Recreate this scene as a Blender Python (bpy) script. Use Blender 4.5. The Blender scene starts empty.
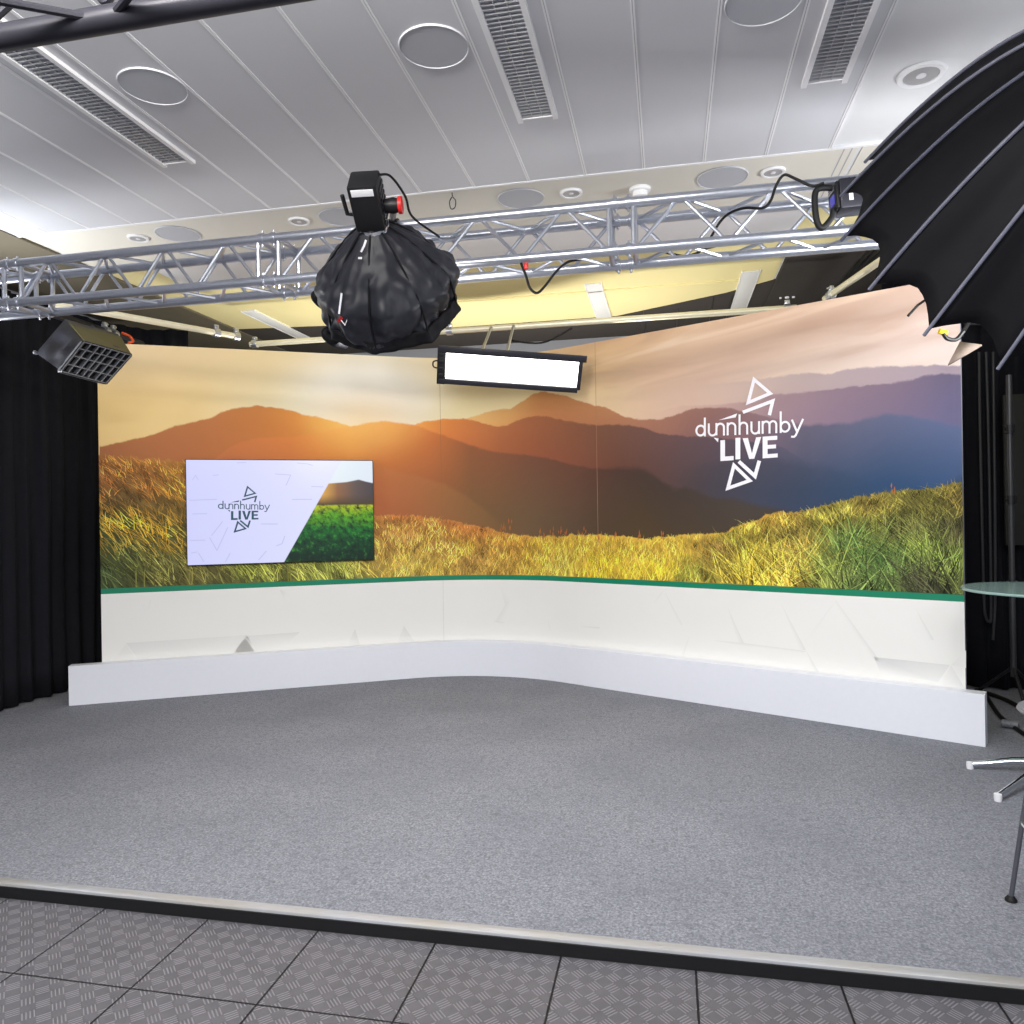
import bpy, bmesh, math, random
import numpy as np
from mathutils import Vector, Matrix, noise
random.seed(7)
S = bpy.context.scene
COL = S.collection
PI = math.pi

# ------------------------------------------------------------------ camera calibration
F, HC, YAW, ROLL, CY = 750.0, 1.45, math.radians(11.75), 0.016, 515.0
CAMROT = (Matrix.Rotation(YAW, 3, 'Z') @ Matrix.Rotation(PI/2, 3, 'X') @ Matrix.Rotation(-ROLL, 3, 'Z'))
O = Vector((0, 0, HC))
def ray(x, y): return CAMROT @ Vector(((x-512)/F, (CY-y)/F, -1))
def onz(x, y, z): d = ray(x, y); return O + d*((z-HC)/d.z)
def ony(x, y, Y): d = ray(x, y); return O + d*(Y/d.y)
def onx(x, y, X): d = ray(x, y); return O + d*(X/d.x)
def dep(x, y, D): return O + ray(x, y)*D

cam = bpy.data.objects.new('camera', bpy.data.cameras.new('camera'))
COL.objects.link(cam); S.camera = cam
cam.data.sensor_width = 36; cam.data.lens = F/1024*36; cam.data.shift_y = 3/1024
cam.data.clip_start = 0.05; cam.data.clip_end = 60
cam.matrix_world = Matrix.Translation(O) @ CAMROT.to_4x4()

# ------------------------------------------------------------------ colour and material helpers
def lin(c, k=1.0):
    out = []
    for v in c[:3]:
        v = v/255.0
        v = v/12.92 if v <= 0.04045 else ((v+0.055)/1.055)**2.4
        out.append(min(1.0, v*k))
    return (*out, 1.0)

class NT:
    """small node-tree writer"""
    def __init__(s, name):
        s.m = bpy.data.materials.new(name); s.m.use_nodes = True
        s.t = s.m.node_tree; s.n = s.t.nodes; s.l = s.t.links
        s.b = s.n['Principled BSDF']
    def new(s, t, **kw):
        n = s.n.new(t)
        for k, v in kw.items(): setattr(n, k, v)
        return n
    def put(s, sock, v):
        if hasattr(v, 'node'): s.l.new(v, sock)
        else: sock.default_value = v
    def math(s, op, a, b=0.0, c=0.0, clamp=False):
        n = s.new('ShaderNodeMath', operation=op, use_clamp=clamp)
        for i, v in enumerate((a, b, c)): s.put(n.inputs[i], v)
        return n.outputs[0]
    def mix(s, f, a, b, mode='MIX'):
        n = s.new('ShaderNodeMix', data_type='RGBA', blend_type=mode)
        s.put(n.inputs[0], f); s.put(n.inputs[6], a); s.put(n.inputs[7], b)
        return n.outputs[2]
    def maprange(s, v, a, b, c=0.0, d=1.0, smooth=False):
        n = s.new('ShaderNodeMapRange', interpolation_type='SMOOTHSTEP' if smooth else 'LINEAR')
        s.put(n.inputs[0], v)
        for i, x in enumerate((a, b, c, d)): s.put(n.inputs[i+1], x)
        return n.outputs[0]
    def ramp(s, f, stops, interp='LINEAR'):
        n = s.new('ShaderNodeValToRGB'); cr = n.color_ramp; cr.interpolation = interp
        stops = sorted(stops, key=lambda q: q[0])
        while len(cr.elements) < len(stops): cr.elements.new(0.5)
        for e, (p, c) in zip(cr.elements, stops): e.position = min(1, max(0, p))
        for e, (p, c) in zip(cr.elements, stops): e.color = c
        s.put(n.inputs[0], f); return n.outputs[0]
    def curve(s, f, pts):
        n = s.new('ShaderNodeFloatCurve'); c = n.mapping.curves[0]
        pts = sorted(pts)
        c.points[0].location = pts[0]; c.points[1].location = pts[-1]
        for p in pts[1:-1]: c.points.new(*p)
        for p in c.points: p.handle_type = 'VECTOR'
        n.mapping.update(); s.put(n.inputs['Value'], f); n.inputs['Factor'].default_value = 1
        return n.outputs[0]
    def coord(s, kind='Object'):
        return s.new('ShaderNodeTexCoord').outputs[kind]
    def sep(s, v):
        n = s.new('ShaderNodeSeparateXYZ'); s.l.new(v, n.inputs[0]); return n.outputs
    def comb(s, x, y, z=0.0):
        n = s.new('ShaderNodeCombineXYZ')
        for i, v in enumerate((x, y, z)): s.put(n.inputs[i], v)
        return n.outputs[0]
    def noise(s, v, scale, detail=3, rough=0.55, dist=0.0):
        n = s.new('ShaderNodeTexNoise'); s.l.new(v, n.inputs['Vector'])
        n.inputs['Scale'].default_value = scale; n.inputs['Detail'].default_value = detail
        n.inputs['Roughness'].default_value = rough; n.inputs['Distortion'].default_value = dist
        return n.outputs[0]
    def bump(s, h, strength=0.3, dist=0.01):
        n = s.new('ShaderNodeBump'); n.inputs['Strength'].default_value = strength
        n.inputs['Distance'].default_value = dist; s.l.new(h, n.inputs['Height'])
        s.l.new(n.outputs[0], s.b.inputs['Normal'])
    def set(s, **kw):
        names = dict(col='Base Color', rough='Roughness', metal='Metallic', spec='Specular IOR Level', ecol='Emission Color',
                     estr='Emission Strength', trans='Transmission Weight', ior='IOR', alpha='Alpha', sheen='Sheen Weight')
        for k, v in kw.items(): s.put(s.b.inputs[names[k]], v)
        return s.m

def plain(name, c, rough=0.6, metal=0.0, spec=0.4, var=0.06, scale=30, bump=0.0):
    """procedural paint / plastic / metal: a base colour with fine noise variation"""
    t = NT(name); co = t.coord()
    nz = t.noise(co, scale, 3)
    a = lin(c); lo = tuple(x*(1-var) for x in a[:3])+(1,); hi = tuple(min(1, x*(1+var)) for x in a[:3])+(1,)
    t.set(col=t.mix(nz, lo, hi), rough=rough, metal=metal, spec=spec)
    if bump: t.bump(nz, bump, 0.003)
    return t.m
def emis(name, c, strength):
    t = NT(name); return t.set(col=(0, 0, 0, 1), ecol=lin(c), estr=strength, rough=0.3)

M = {}
M['white'] = plain('white_painted_board', (226, 228, 236), 0.45, var=0.02)
M['lower'] = None
M['green'] = plain('green_print', (0, 126, 93), 0.5, var=0.04)
M['alu'] = plain('truss_aluminium', (200, 204, 214), 0.32, 0.9, var=0.08, scale=60)
M['chrome'] = plain('polished_chrome', (225, 227, 232), 0.14, 1.0, var=0.03)
M['steel'] = plain('dark_steel', (96, 98, 106), 0.35, 0.5, var=0.05)
M['black'] = plain('black_plastic', (20, 20, 23), 0.45, var=0.15)
M['blackmetal'] = plain('black_powder_coat', (46, 46, 54), 0.4, 0.3, var=0.12)
M['rubber'] = plain('black_rubber', (12, 12, 14), 0.6, var=0.2)
M['drape'] = plain('black_velvet', (17, 18, 25), 0.85, spec=0.25, var=0.35, scale=14)
M['fabric'] = plain('black_softbox_fabric', (32, 33, 41), 0.5, spec=0.45, var=0.06, scale=18, bump=0.15)
M['fabric2'] = plain('matt_black_fabric', (13, 13, 18), 0.7, spec=0.25, var=0.3, scale=12)
M['piping'] = plain('grey_rib_piping', (112, 114, 130), 0.5, var=0.1)
M['cream'] = plain('cream_plaster', (224, 221, 211), 0.9, spec=0.1, var=0.02, scale=4)
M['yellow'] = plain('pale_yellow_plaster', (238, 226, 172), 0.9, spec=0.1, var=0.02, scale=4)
M['tile'] = plain('white_metal_ceiling_tile', (206, 208, 214), 0.5, 0.0, 0.4, var=0.02, scale=3)
M['plaster'] = plain('white_plaster', (224, 225, 227), 0.8, spec=0.15, var=0.015, scale=3)
M['strip'] = plain('white_seam_strip', (238, 239, 242), 0.4, var=0.01)
M['groove'] = plain('grey_seam_groove', (172, 174, 180), 0.7, var=0.03)  # grey of the narrow ceiling grooves
M['disc'] = plain('grey_speaker_cloth', (184, 187, 194), 0.7, var=0.04, scale=200)
M['soffit_left'] = plain('olive_grey_ceiling_paint', (112, 106, 92), 0.85, spec=0.1, var=0.05, scale=6)
M['soffit'] = plain('charcoal_ceiling_paint', (72, 68, 66), 0.85, spec=0.1, var=0.05, scale=6)
M['backwall'] = plain('grey_wall_paint', (150, 152, 160), 0.85, spec=0.1, var=0.04, scale=5)
M['pipe'] = plain('cream_enamelled_pipe', (232, 226, 200), 0.35, 0.2, var=0.05, scale=20)
M['red'] = plain('red_plastic', (215, 40, 38), 0.4, var=0.08)
M['orange'] = plain('orange_cord', (230, 88, 40), 0.5, var=0.08)
M['yplast'] = plain('yellow_plastic', (240, 205, 40), 0.4, var=0.05)
M['whitemark'] = plain('white_marking', (225, 225, 230), 0.6, var=0.03)
M['olive'] = plain('olive_lining', (84, 78, 40), 0.6, var=0.1)
M['gridcloth'] = plain('grid_webbing', (112, 114, 120), 0.4, var=0.6, scale=60)
M['seat'] = plain('grey_seat_vinyl', (112, 112, 116), 0.5, var=0.06)
M['lamp'] = plain('lamp_reflector', (168, 169, 172), 0.35, 0.1, var=0.05)
M['louvre'] = plain('louvre_aluminium', (190, 192, 196), 0.35, 0.4, var=0.15, scale=80)
M['dark_recess'] = plain('luminaire_recess', (205, 207, 212), 0.5, var=0.1)
M['led'] = emis('led_diffuser_glow', (255, 252, 246), 5.0)
M['lcd'] = emis('lamp_display_glow', (70, 70, 190), 0.5)

# ------------------------------------------------------------------ mesh helpers
def world_of(o):
    m = Matrix.Translation(o.location)
    return m if o.parent is None else world_of(o.parent) @ o.matrix_parent_inverse @ m
class MB:
    def __init__(s): s.bm = bmesh.new(); s.slot = 0
    def face(s, vs):
        try:
            f = s.bm.faces.new(vs); f.material_index = s.slot; return f
        except ValueError: return None
    def poly(s, pts): return s.face([s.bm.verts.new(p) for p in pts])
    def box(s, lo, hi, mat=None, bev=0.0):
        x0, y0, z0 = lo; x1, y1, z1 = hi
        P = [(x0,y0,z0),(x1,y0,z0),(x1,y1,z0),(x0,y1,z0),(x0,y0,z1),(x1,y0,z1),(x1,y1,z1),(x0,y1,z1)]
        P = [Vector(p) for p in P]
        if mat is not None: P = [mat @ p for p in P]
        v = [s.bm.verts.new(p) for p in P]
        fs = [s.face([v[i] for i in q]) for q in ((0,3,2,1),(4,5,6,7),(0,1,5,4),(1,2,6,5),(2,3,7,6),(3,0,4,7))]
        if bev > 0:
            es = list({e for f in fs for e in f.edges})
            bmesh.ops.bevel(s.bm, geom=es, offset=bev, segments=2, affect='EDGES', profile=0.5)
        return s
    def path(s, pts, r, n=10, closed=False, cap=True):
        pts = [Vector(p) for p in pts]; rings = []; N = len(pts); prev = None
        for i, p in enumerate(pts):
            if closed: d = pts[(i+1) % N]-pts[i-1]
            else: d = pts[min(i+1, N-1)]-pts[max(i-1, 0)]
            d.normalize()
            if prev is None:
                a = Vector((0, 0, 1)) if abs(d.z) < 0.9 else Vector((1, 0, 0)); u = d.cross(a).normalized()
            else: u = (prev-d*prev.dot(d)).normalized()
            prev = u; w = d.cross(u)
            rr = r[i] if isinstance(r, (list, tuple)) else r
            rings.append([s.bm.verts.new(p+(u*math.cos(t)+w*math.sin(t))*rr) for t in [2*PI*k/n for k in range(n)]])
        for i in range(N if closed else N-1):
            A, B = rings[i], rings[(i+1) % N]
            for k in range(n): s.face([A[k], A[(k+1) % n], B[(k+1) % n], B[k]])
        if cap and not closed: s.face(rings[0][::-1]); s.face(rings[-1])
        return s
    def tube(s, a, b, r, n=10): return s.path([a, b], r, n)
    def lathe(s, prof, mat=None, n=24):
        rings = []
        for r, z in prof:
            ring = []
            for k in range(n):
                p = Vector((r*math.cos(2*PI*k/n), r*math.sin(2*PI*k/n), z))
                ring.append(s.bm.verts.new(mat @ p if mat is not None else p))
            rings.append(ring)
        for A, B in zip(rings, rings[1:]):
            for k in range(n): s.face([A[k], A[(k+1) % n], B[(k+1) % n], B[k]])
        if prof[0][0] > 1e-5: s.face(rings[0][::-1])
        if prof[-1][0] > 1e-5: s.face(rings[-1])
        return s
    def grid(s, fn, nu, nv, wrap=False):
        V = [[s.bm.verts.new(fn(i/(nu-1) if not wrap else i/nu, j/(nv-1))) for j in range(nv)] for i in range(nu)]
        for i in range(nu if wrap else nu-1):
            for j in range(nv-1): s.face([V[i][j], V[(i+1) % nu][j], V[(i+1) % nu][j+1], V[i][j+1]])
        return V
    def build(s, name, mats, parent=None, local=False, smooth=True, recalc=True, ang=40):
        if not isinstance(mats, (list, tuple)): mats = [mats]
        if recalc: bmesh.ops.recalc_face_normals(s.bm, faces=s.bm.faces[:])
        me = bpy.data.meshes.new(name); s.bm.to_mesh(me); s.bm.free()
        for m in mats: me.materials.append(m)
        if smooth:
            me.polygons.foreach_set('use_smooth', [True]*len(me.polygons))
            me.set_sharp_from_angle(angle=math.radians(ang))
        o = bpy.data.objects.new(name, me); COL.objects.link(o)
        if parent is not None:
            o.parent = parent
            if not local:
                o.matrix_parent_inverse = world_of(parent).inverted()
        return o
def thing(name, label, cat, loc=(0, 0, 0), group=None):
    o = bpy.data.objects.new(name, None); COL.objects.link(o); o.location = loc; o.empty_display_size = 0.05
    o['label'] = label; o['category'] = cat; o['kind'] = 'thing'
    if group: o['group'] = group
    return o
def tag(o, label, cat, group=None, kind='thing'):
    o['label'] = label; o['category'] = cat; o['kind'] = kind
    if group: o['group'] = group
    return o
def struct(o, label=None, cat=None):
    o['kind'] = 'structure'
    if label: o['label'] = label
    if cat: o['category'] = cat
    return o
def dup(root, loc, label, group=None):
    r = root.copy(); COL.objects.link(r); r.location = loc; r['label'] = label
    if group: r['group'] = group
    for ch in list(root.children):
        c = ch.copy(); COL.objects.link(c); c.parent = r
        for g in list(ch.children):
            d = g.copy(); COL.objects.link(d); d.parent = c
    return r
def frame(origin, zdir, xhint=(0, 0, 1)):
    z = Vector(zdir).normalized(); x = Vector(xhint); x = (x-z*x.dot(z)).normalized(); y = z.cross(x)
    m = Matrix((x, y, z)).transposed().to_4x4(); m.translation = origin
    return m
def smooth_pts(pts, n=8):
    """Catmull-Rom through points"""
    P = [Vector(p) for p in pts]; P = [P[0]*2-P[1]]+P+[P[-1]*2-P[-2]]; out = []
    for i in range(1, len(P)-2):
        for k in range(n):
            t = k/n; a, b, c, d = P[i-1:i+3]
            out.append(0.5*((2*b)+(c-a)*t+(2*a-5*b+4*c-d)*t*t+(3*b-a-3*c+d)*t**3))
    out.append(P[-2]); return out

# ------------------------------------------------------------------ room dimensions (metres)
ZC = 3.4                      # ceiling
XL, XR, YB, YF = -5.3, 3.85, 8.3, -3.2
YS = 2.53                     # front edge of the carpeted stage

# ------------------------------------------------------------------ floors
def mat_carpet():
    t = NT('grey_cut_pile_carpet'); co = t.coord()
    n1 = t.noise(co, 95, 5, 0.75); n2 = t.noise(co, 34, 5, 0.7, 0.8); n3 = t.noise(co, 1.6, 4)
    c = t.ramp(n1, [(0.30, lin((92, 94, 101))), (0.5, lin((134, 136, 144))), (0.70, lin((174, 176, 184)))])
    c = t.mix(t.math('MULTIPLY', t.maprange(n2, 0.46, 0.66), 0.5), c, lin((88, 90, 98)))
    c = t.mix(t.math('MULTIPLY', t.maprange(n3, 0.40, 0.65), 0.28), c, lin((104, 107, 116)))
    t.set(col=c, rough=0.95, spec=0.08); t.bump(n1, 0.5, 0.006); return t.m
def mat_plate():
    t = NT('grey_tread_plate_tiles'); x, y, z = t.sep(t.coord())
    cs = 0.056
    X = t.math('DIVIDE', x, cs); Y = t.math('DIVIDE', y, cs)
    fx = t.math('SUBTRACT', t.math('FRACT', t.math('ADD', X, 200)), 0.5); fy = t.math('SUBTRACT', t.math('FRACT', t.math('ADD', Y, 200)), 0.5)
    par = t.math('MODULO', t.math('ADD', t.math('FLOOR', t.math('ADD', X, 200)), t.math('FLOOR', t.math('ADD', Y, 200))), 2)
    sg = t.math('SUBTRACT', t.math('MULTIPLY', par, 2), 1)
    sfy = t.math('MULTIPLY', fy, sg)
    a = t.math('MULTIPLY', t.math('ADD', fx, sfy), 0.7071); b = t.math('MULTIPLY', t.math('SUBTRACT', fx, sfy), 0.7071)
    bar = t.math('COSINE', t.math('SUBTRACT', t.math('MULTIPLY', a, 2*PI/0.19), PI))
    bar = t.maprange(bar, -0.1, 0.6)
    ina = t.maprange(t.math('ABSOLUTE', a), 0.385, 0.375); inb = t.maprange(t.math('ABSOLUTE', b), 0.38, 0.32)
    mask = t.math('MULTIPLY', bar, t.math('MULTIPLY', ina, inb))
    def seam(v, off):
        q = t.math('FRACT', t.math('ADD', t.math('DIVIDE', t.math('SUBTRACT', v, off), 0.4447), 100.5))
        return t.maprange(t.math('ABSOLUTE', t.math('SUBTRACT', q, 0.5)), 0.0045, 0.0095, 1, 0)
    sm = t.math('MAXIMUM', seam(x, 0.066), seam(y, 2.103))
    nz = t.noise(t.coord(), 9, 4, 0.65); n2 = t.noise(t.coord(), 140, 2)
    base = t.mix(nz, lin((84, 83, 88)), lin((118, 116, 121)))
    base = t.mix(t.math('MULTIPLY', n2, 0.35), base, lin((70, 71, 80)))
    c = t.mix(t.math('MULTIPLY', mask, 0.58), base, lin((164, 162, 167)))
    c = t.mix(sm, c, lin((26, 26, 28)))
    t.set(col=c, rough=0.5, metal=0.15, spec=0.4)
    t.bump(t.math('SUBTRACT', mask, t.math('MULTIPLY', sm, 1.5)), 0.9, 0.004); return t.m
b = MB(); b.box((XL, YS, -0.12), (XR, YB, 0)); struct(b.build('floor', mat_carpet(), smooth=False), 'grey carpeted stage floor in front of the printed backdrop', 'floor')
b = MB(); b.box((XL, YF, -0.2), (XR, YS-0.001, -0.05)); struct(b.build('floor_front', mat_plate(), smooth=False), 'grey tread plate floor tiles in front of the stage', 'floor')
def mat_brushed():
    t = NT('brushed_aluminium_edging'); x, y, z = t.sep(t.coord())
    n = t.noise(t.comb(x, t.math('MULTIPLY', y, 60), z), 6, 3); n2 = t.noise(t.comb(x, 0.0, 0.0), 1.4, 2)
    c = t.mix(n, lin((172, 175, 182)), lin((206, 208, 214))); c = t.mix(t.maprange(n2, 0.4, 0.6), c, lin((186, 184, 180)))
    t.set(col=c, rough=0.38, metal=0.45); t.bump(n, 0.08, 0.002); return t.m
b = MB(); b.box((XL, YS-0.006, -0.024), (XR, YS+0.040, 0.006), bev=0.003)
for k in range(26):
    xx = -5.0+k*0.33
    b.lathe([(0.006, 0.0058), (0.006, 0.0072), (0.0, 0.0072)], Matrix.Translation((xx, YS+0.02, 0)), 10)
struct(b.build('trim_1', mat_brushed()), 'brushed aluminium edging strip along the front of the stage', 'trim')
b = MB(); b.box((XL, YS-0.012, -0.049), (XR, YS-0.0015, -0.005)); struct(b.build('trim_2', M['rubber'], smooth=False), 'black riser under the aluminium stage edging', 'trim')

# ------------------------------------------------------------------ walls
b = MB(); b.box((XL-0.1, YF, -0.2), (XL, YB+0.1, ZC+0.1)); struct(b.build('wall_left', M['backwall'], smooth=False))
b = MB(); b.box((XR, YF, -0.2), (XR+0.1, YB+0.1, ZC+0.1)); struct(b.build('wall_right', M['backwall'], smooth=False))
b = MB(); b.box((XL, YB, -0.2), (XR, YB+0.1, ZC+0.1)); struct(b.build('wall_back', M['backwall'], smooth=False))

# ------------------------------------------------------------------ ceiling
XCL = -4.28; XCR = 0.93
b = MB(); b.box((XL, YF, ZC), (XR, YB, ZC+0.1)); ceil = b.build('ceiling', M['plaster'], smooth=False); struct(ceil, 'white ceiling of long metal tiles with cream borders', 'ceiling')
def cpart(name, mat, rects, z0=ZC-0.006, z1=ZC):
    b = MB()
    for x0, y0, x1, y1 in rects: b.box((x0, y0, z0), (x1, y1, z1))
    return b.build(name, mat, ceil, smooth=False)
# cream border, white rear tiles, yellow rear field, charcoal sides
cpart('cream_border', M['cream'], [(XCL, 4.30, XCR+0.10, 5.02)], ZC-0.004)
cpart('cream_border', M['cream'], [(XCR+0.125, 4.33, XR, 5.05)], ZC-0.004)
cpart('rear_tile', M['strip'], [(-3.88, 5.03, 0.90, 5.58)], ZC-0.008)
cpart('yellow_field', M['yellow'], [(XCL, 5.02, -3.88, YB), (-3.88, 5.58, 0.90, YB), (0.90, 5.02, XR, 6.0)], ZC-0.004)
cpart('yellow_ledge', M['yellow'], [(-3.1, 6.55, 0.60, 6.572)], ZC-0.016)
W = 0.328; X0 = -0.431
edges = [X0+W*k for k in range(-12, 5)]                   # tile seams
for i in range(len(edges)-1):
    pass
cpart('front_tile', M['tile'], [(edges[i]+0.006, YF, edges[i+1]-0.006, 4.295) for i in range(len(edges)-1) if edges[i+1] < 0.93], ZC-0.014)
cpart('seam_strip', M['strip'], [(e-0.0085, YF, e-0.0015, 4.295) for e in edges[1:]]+[(e+0.0015, YF, e+0.0085, 4.295) for e in edges[1:]], ZC-0.0165)
cpart('seam_strip', M['groove'], [(e-0.0015, YF, e+0.0015, 4.295) for e in edges[1:]], ZC-0.014)
cpart('end_strip', M['strip'], [(XCL, 4.285, XR, 4.305)], ZC-0.017)
cpart('groove_strip', M['groove'], [(XCR+0.03, 4.31, XCR+0.036, 5.02), (XCR+0.07, 4.31, XCR+0.076, 5.02)], ZC-0.005)
b = MB(); b.box((XL, 3.2, ZC-0.022), (XCL, YB, ZC)); struct(b.build('ceiling_left', M['soffit_left'], smooth=False), 'olive grey lowered ceiling strip above the left drape', 'ceiling')
b = MB(); b.box((0.915, 6.0, ZC-0.03), (XR, YB, ZC))
for pl in ([(-0.47, 7.46), (0.54, 6.92), (0.914, 6.62), (0.914, YB), (-0.47, YB)], [(XCL, 6.95), (-3.0, 7.10), (-2.2, 7.46), (-2.2, YB), (XCL, YB)], [(-2.2, 7.46), (-0.47, 7.46), (-0.47, YB), (-2.2, YB)]):
    top = [b.bm.verts.new((x, y, ZC-0.002)) for x, y in pl]; bot = [b.bm.verts.new((x, y, ZC-0.010)) for x, y in pl]; b.face(bot)
    for i in range(len(pl)): b.face([bot[i], bot[(i+1) % len(pl)], top[(i+1) % len(pl)], top[i]])
struct(b.build('ceiling_right', M['soffit'], smooth=False), 'charcoal rear ceiling behind the truss above the backdrop', 'ceiling')
b = MB()
for x in (-0.2, 0.12, 0.44, 0.60): b.box((x-0.004, 7.0 if x > 0.3 else 7.3, ZC-0.013), (x+0.004, YB, ZC-0.010))
b.build('seam_strip', M['black'], bpy.data.objects['ceiling_right'], smooth=False)

# ceiling slots (pale flush panels in the yellow rear ceiling)
slots = []
for x, lab in ((-0.59, 'pale flush panel in yellow ceiling left of the darker rear ceiling, above the bright light panel'), (0.69, 'pale flush panel in yellow ceiling beside the charcoal ceiling on the right'), (-3.80, 'pale flush panel in yellow ceiling behind the left half of the truss')):
    t = thing('ceiling_vent', lab, 'vent', (x, 6.9, ZC-0.004), 'pale flush panels in the rear ceiling')
    b = MB(); b.box((x-0.066, 6.345, ZC-0.016), (x+0.066, 7.47, ZC-0.004), bev=0.003); b.build('cover', M['plaster'], t)
    b = MB()
    for sx in (-1, 1): b.box((x+sx*0.070-0.004, 6.335, ZC-0.019), (x+sx*0.070+0.004, 7.48, ZC-0.004))
    b.build('edge_trim', M['strip'], t)
bpy.data.objects['ceiling_vent']['label'] = 'pale flush panel in yellow rear ceiling above the right end of bright light panel'

# louvred luminaires recessed in the tile rows
def luminaire(x, label):
    t = thing('ceiling_light', label, 'ceiling light', (x, 1.9, ZC-0.014), 'louvred strip lights in the ceiling tiles')
    y0, y1 = 0.6, 3.585; hw = 0.074
    b = MB(); b.box((x-hw, y0, ZC-0.0155), (x+hw, y1, ZC-0.0142)); b.build('reflector', M['dark_recess'], t, smooth=False)
    b = MB()
    n = int((y1-y0)/0.026)
    for k in range(n):
        yy = y0+(k+0.5)*(y1-y0)/n
        b.box((x-hw, yy-0.0022, ZC-0.026), (x+hw, yy+0.0022, ZC-0.0156))
    for xx in (-0.025, 0.025): b.box((x+xx-0.0015, y0, ZC-0.0255), (x+xx+0.0015, y1, ZC-0.0156))
    b.build('louvre', M['louvre'], t, smooth=False)
    b = MB()
    for sx in (-1, 1):
        b.box((x+sx*(hw+0.012)-0.012, y0-0.02, ZC-0.032), (x+sx*(hw+0.012)+0.012, y1+0.03, ZC-0.0142))
    b.box((x-hw, y1, ZC-0.030), (x+hw, y1+0.006, ZC-0.0142)); b.box((x-hw, y0-0.006, ZC-0.030), (x+hw, y0, ZC-0.0142))
    b.build('frame', M['strip'], t)
    return t
luminaire(-2.56, 'louvred strip light in the ceiling under the black truss at upper left')
luminaire(-0.59, 'louvred strip light in the middle of the ceiling above the soft box')
luminaire(0.72, 'louvred strip light in the ceiling nearest the big ribbed umbrella')

# round flush ceiling speakers
def disc_proto(loc, label):
    t = thing('ceiling_speaker', label, 'ceiling speaker', loc, 'round flush ceiling speakers')
    b = MB(); b.lathe([(0.0, -0.004), (0.138, -0.004), (0.140, 0.0)], None, 40); b.build('grille', M['disc'], t, local=True)
    b = MB(); b.lathe([(0.139, -0.002), (0.1405, -0.007), (0.144, -0.007), (0.146, 0.0), (0.139, 0.0)], None, 40); b.build('rim', M['tile'], t, local=True)
    return t
dz = ZC-0.0145
d0 = disc_proto((-2.216, 2.952, dz), 'round grey ceiling speaker beside the left louvred light')
dup(d0, (-0.914, 2.967, dz), 'round grey ceiling speaker left of the middle louvred light')
dup(d0, (0.386, 2.985, dz), 'round grey ceiling speaker cut by top edge left of right louvred light')
for x, lab in ((-3.226, 'round speaker in cream border near left end of the silver truss'), (-2.037, 'round speaker in cream border behind the soft box lamp head'),
               (-0.855, 'round speaker in cream border right of the soft box lamp head'), (0.34, 'round speaker in cream border above the right part of silver truss')):
    dup(d0, (x, 4.53, ZC-0.0045), lab)
# downlights
def downlight(loc, label, sc):
    t = thing('downlight', label, 'downlight', loc, 'recessed ceiling downlights')
    b = MB(); b.lathe([(0.05*sc, 0.0), (0.052*sc, -0.012), (0.066*sc, -0.012), (0.070*sc, 0.0)], None, 28); b.build('ring', M['strip'], t, local=True)
    b = MB(); b.lathe([(0.051*sc, -0.008), (0.034*sc, -0.003), (0.012*sc, -0.0015), (0.0, -0.001)], None, 28); b.build('lamp', M['lamp'], t, local=True)
    b = MB(); b.lathe([(0.0, -0.013), (0.014*sc, -0.011), (0.016*sc, -0.003)], None, 16); b.build('bulb', M['whitemark'], t, local=True)
    return t
dl = downlight((-3.533, 4.526, ZC-0.0045), 'small downlight in cream border leftmost above the silver truss', 1.0)
for x, lab in ((-2.329, 'small downlight in cream border just left of the soft box'), (-0.543, 'small downlight in cream border beside the smoke detector'), (0.62, 'small downlight in cream border behind the loop of black cable')):
    dup(dl, (x, 4.52, ZC-0.0045), lab)
dbig = downlight((1.143, 3.676, ZC-0.0005), 'large silver downlight in white ceiling beside the ribbed umbrella', 1.45)
t = thing('smoke_detector', 'small round white smoke detector in cream border over the truss', 'smoke detector', (-0.134, 4.57, ZC-0.004))
b = MB(); b.lathe([(0.064, 0.0), (0.062, -0.016), (0.050, -0.022), (0.046, -0.022)], Matrix.Translation((-0.134, 4.57, ZC-0.004)), 24); b.build('base', M['strip'], t)
b = MB(); b.lathe([(0.046, -0.02), (0.044, -0.05), (0.030, -0.056), (0.0, -0.056)], Matrix.Translation((-0.134, 4.57, ZC-0.004)), 24); b.build('sensor', M['plaster'], t)
b = MB(); b.lathe([(0.028, -0.0565), (0.022, -0.068), (0.0, -0.068)], Matrix.Translation((-0.134, 4.57, ZC-0.004)), 16); b.build('cap', M['black'], t)
# hanging wire hook
p = onz(452, 192, ZC); p.z = ZC
b = MB(); b.path(smooth_pts([p+Vector(q) for q in ((0, 0, -0.004), (0.004, 0, -0.03), (0.022, 0, -0.055), (0.016, 0, -0.095), (-0.008, 0, -0.10), (-0.016, 0, -0.06), (-0.002, 0, -0.03))]), 0.0032, 6)
tag(b.build('ceiling_hook', M['blackmetal']), 'small dark wire loop hanging from ceiling right of the soft box', 'hook')

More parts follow.
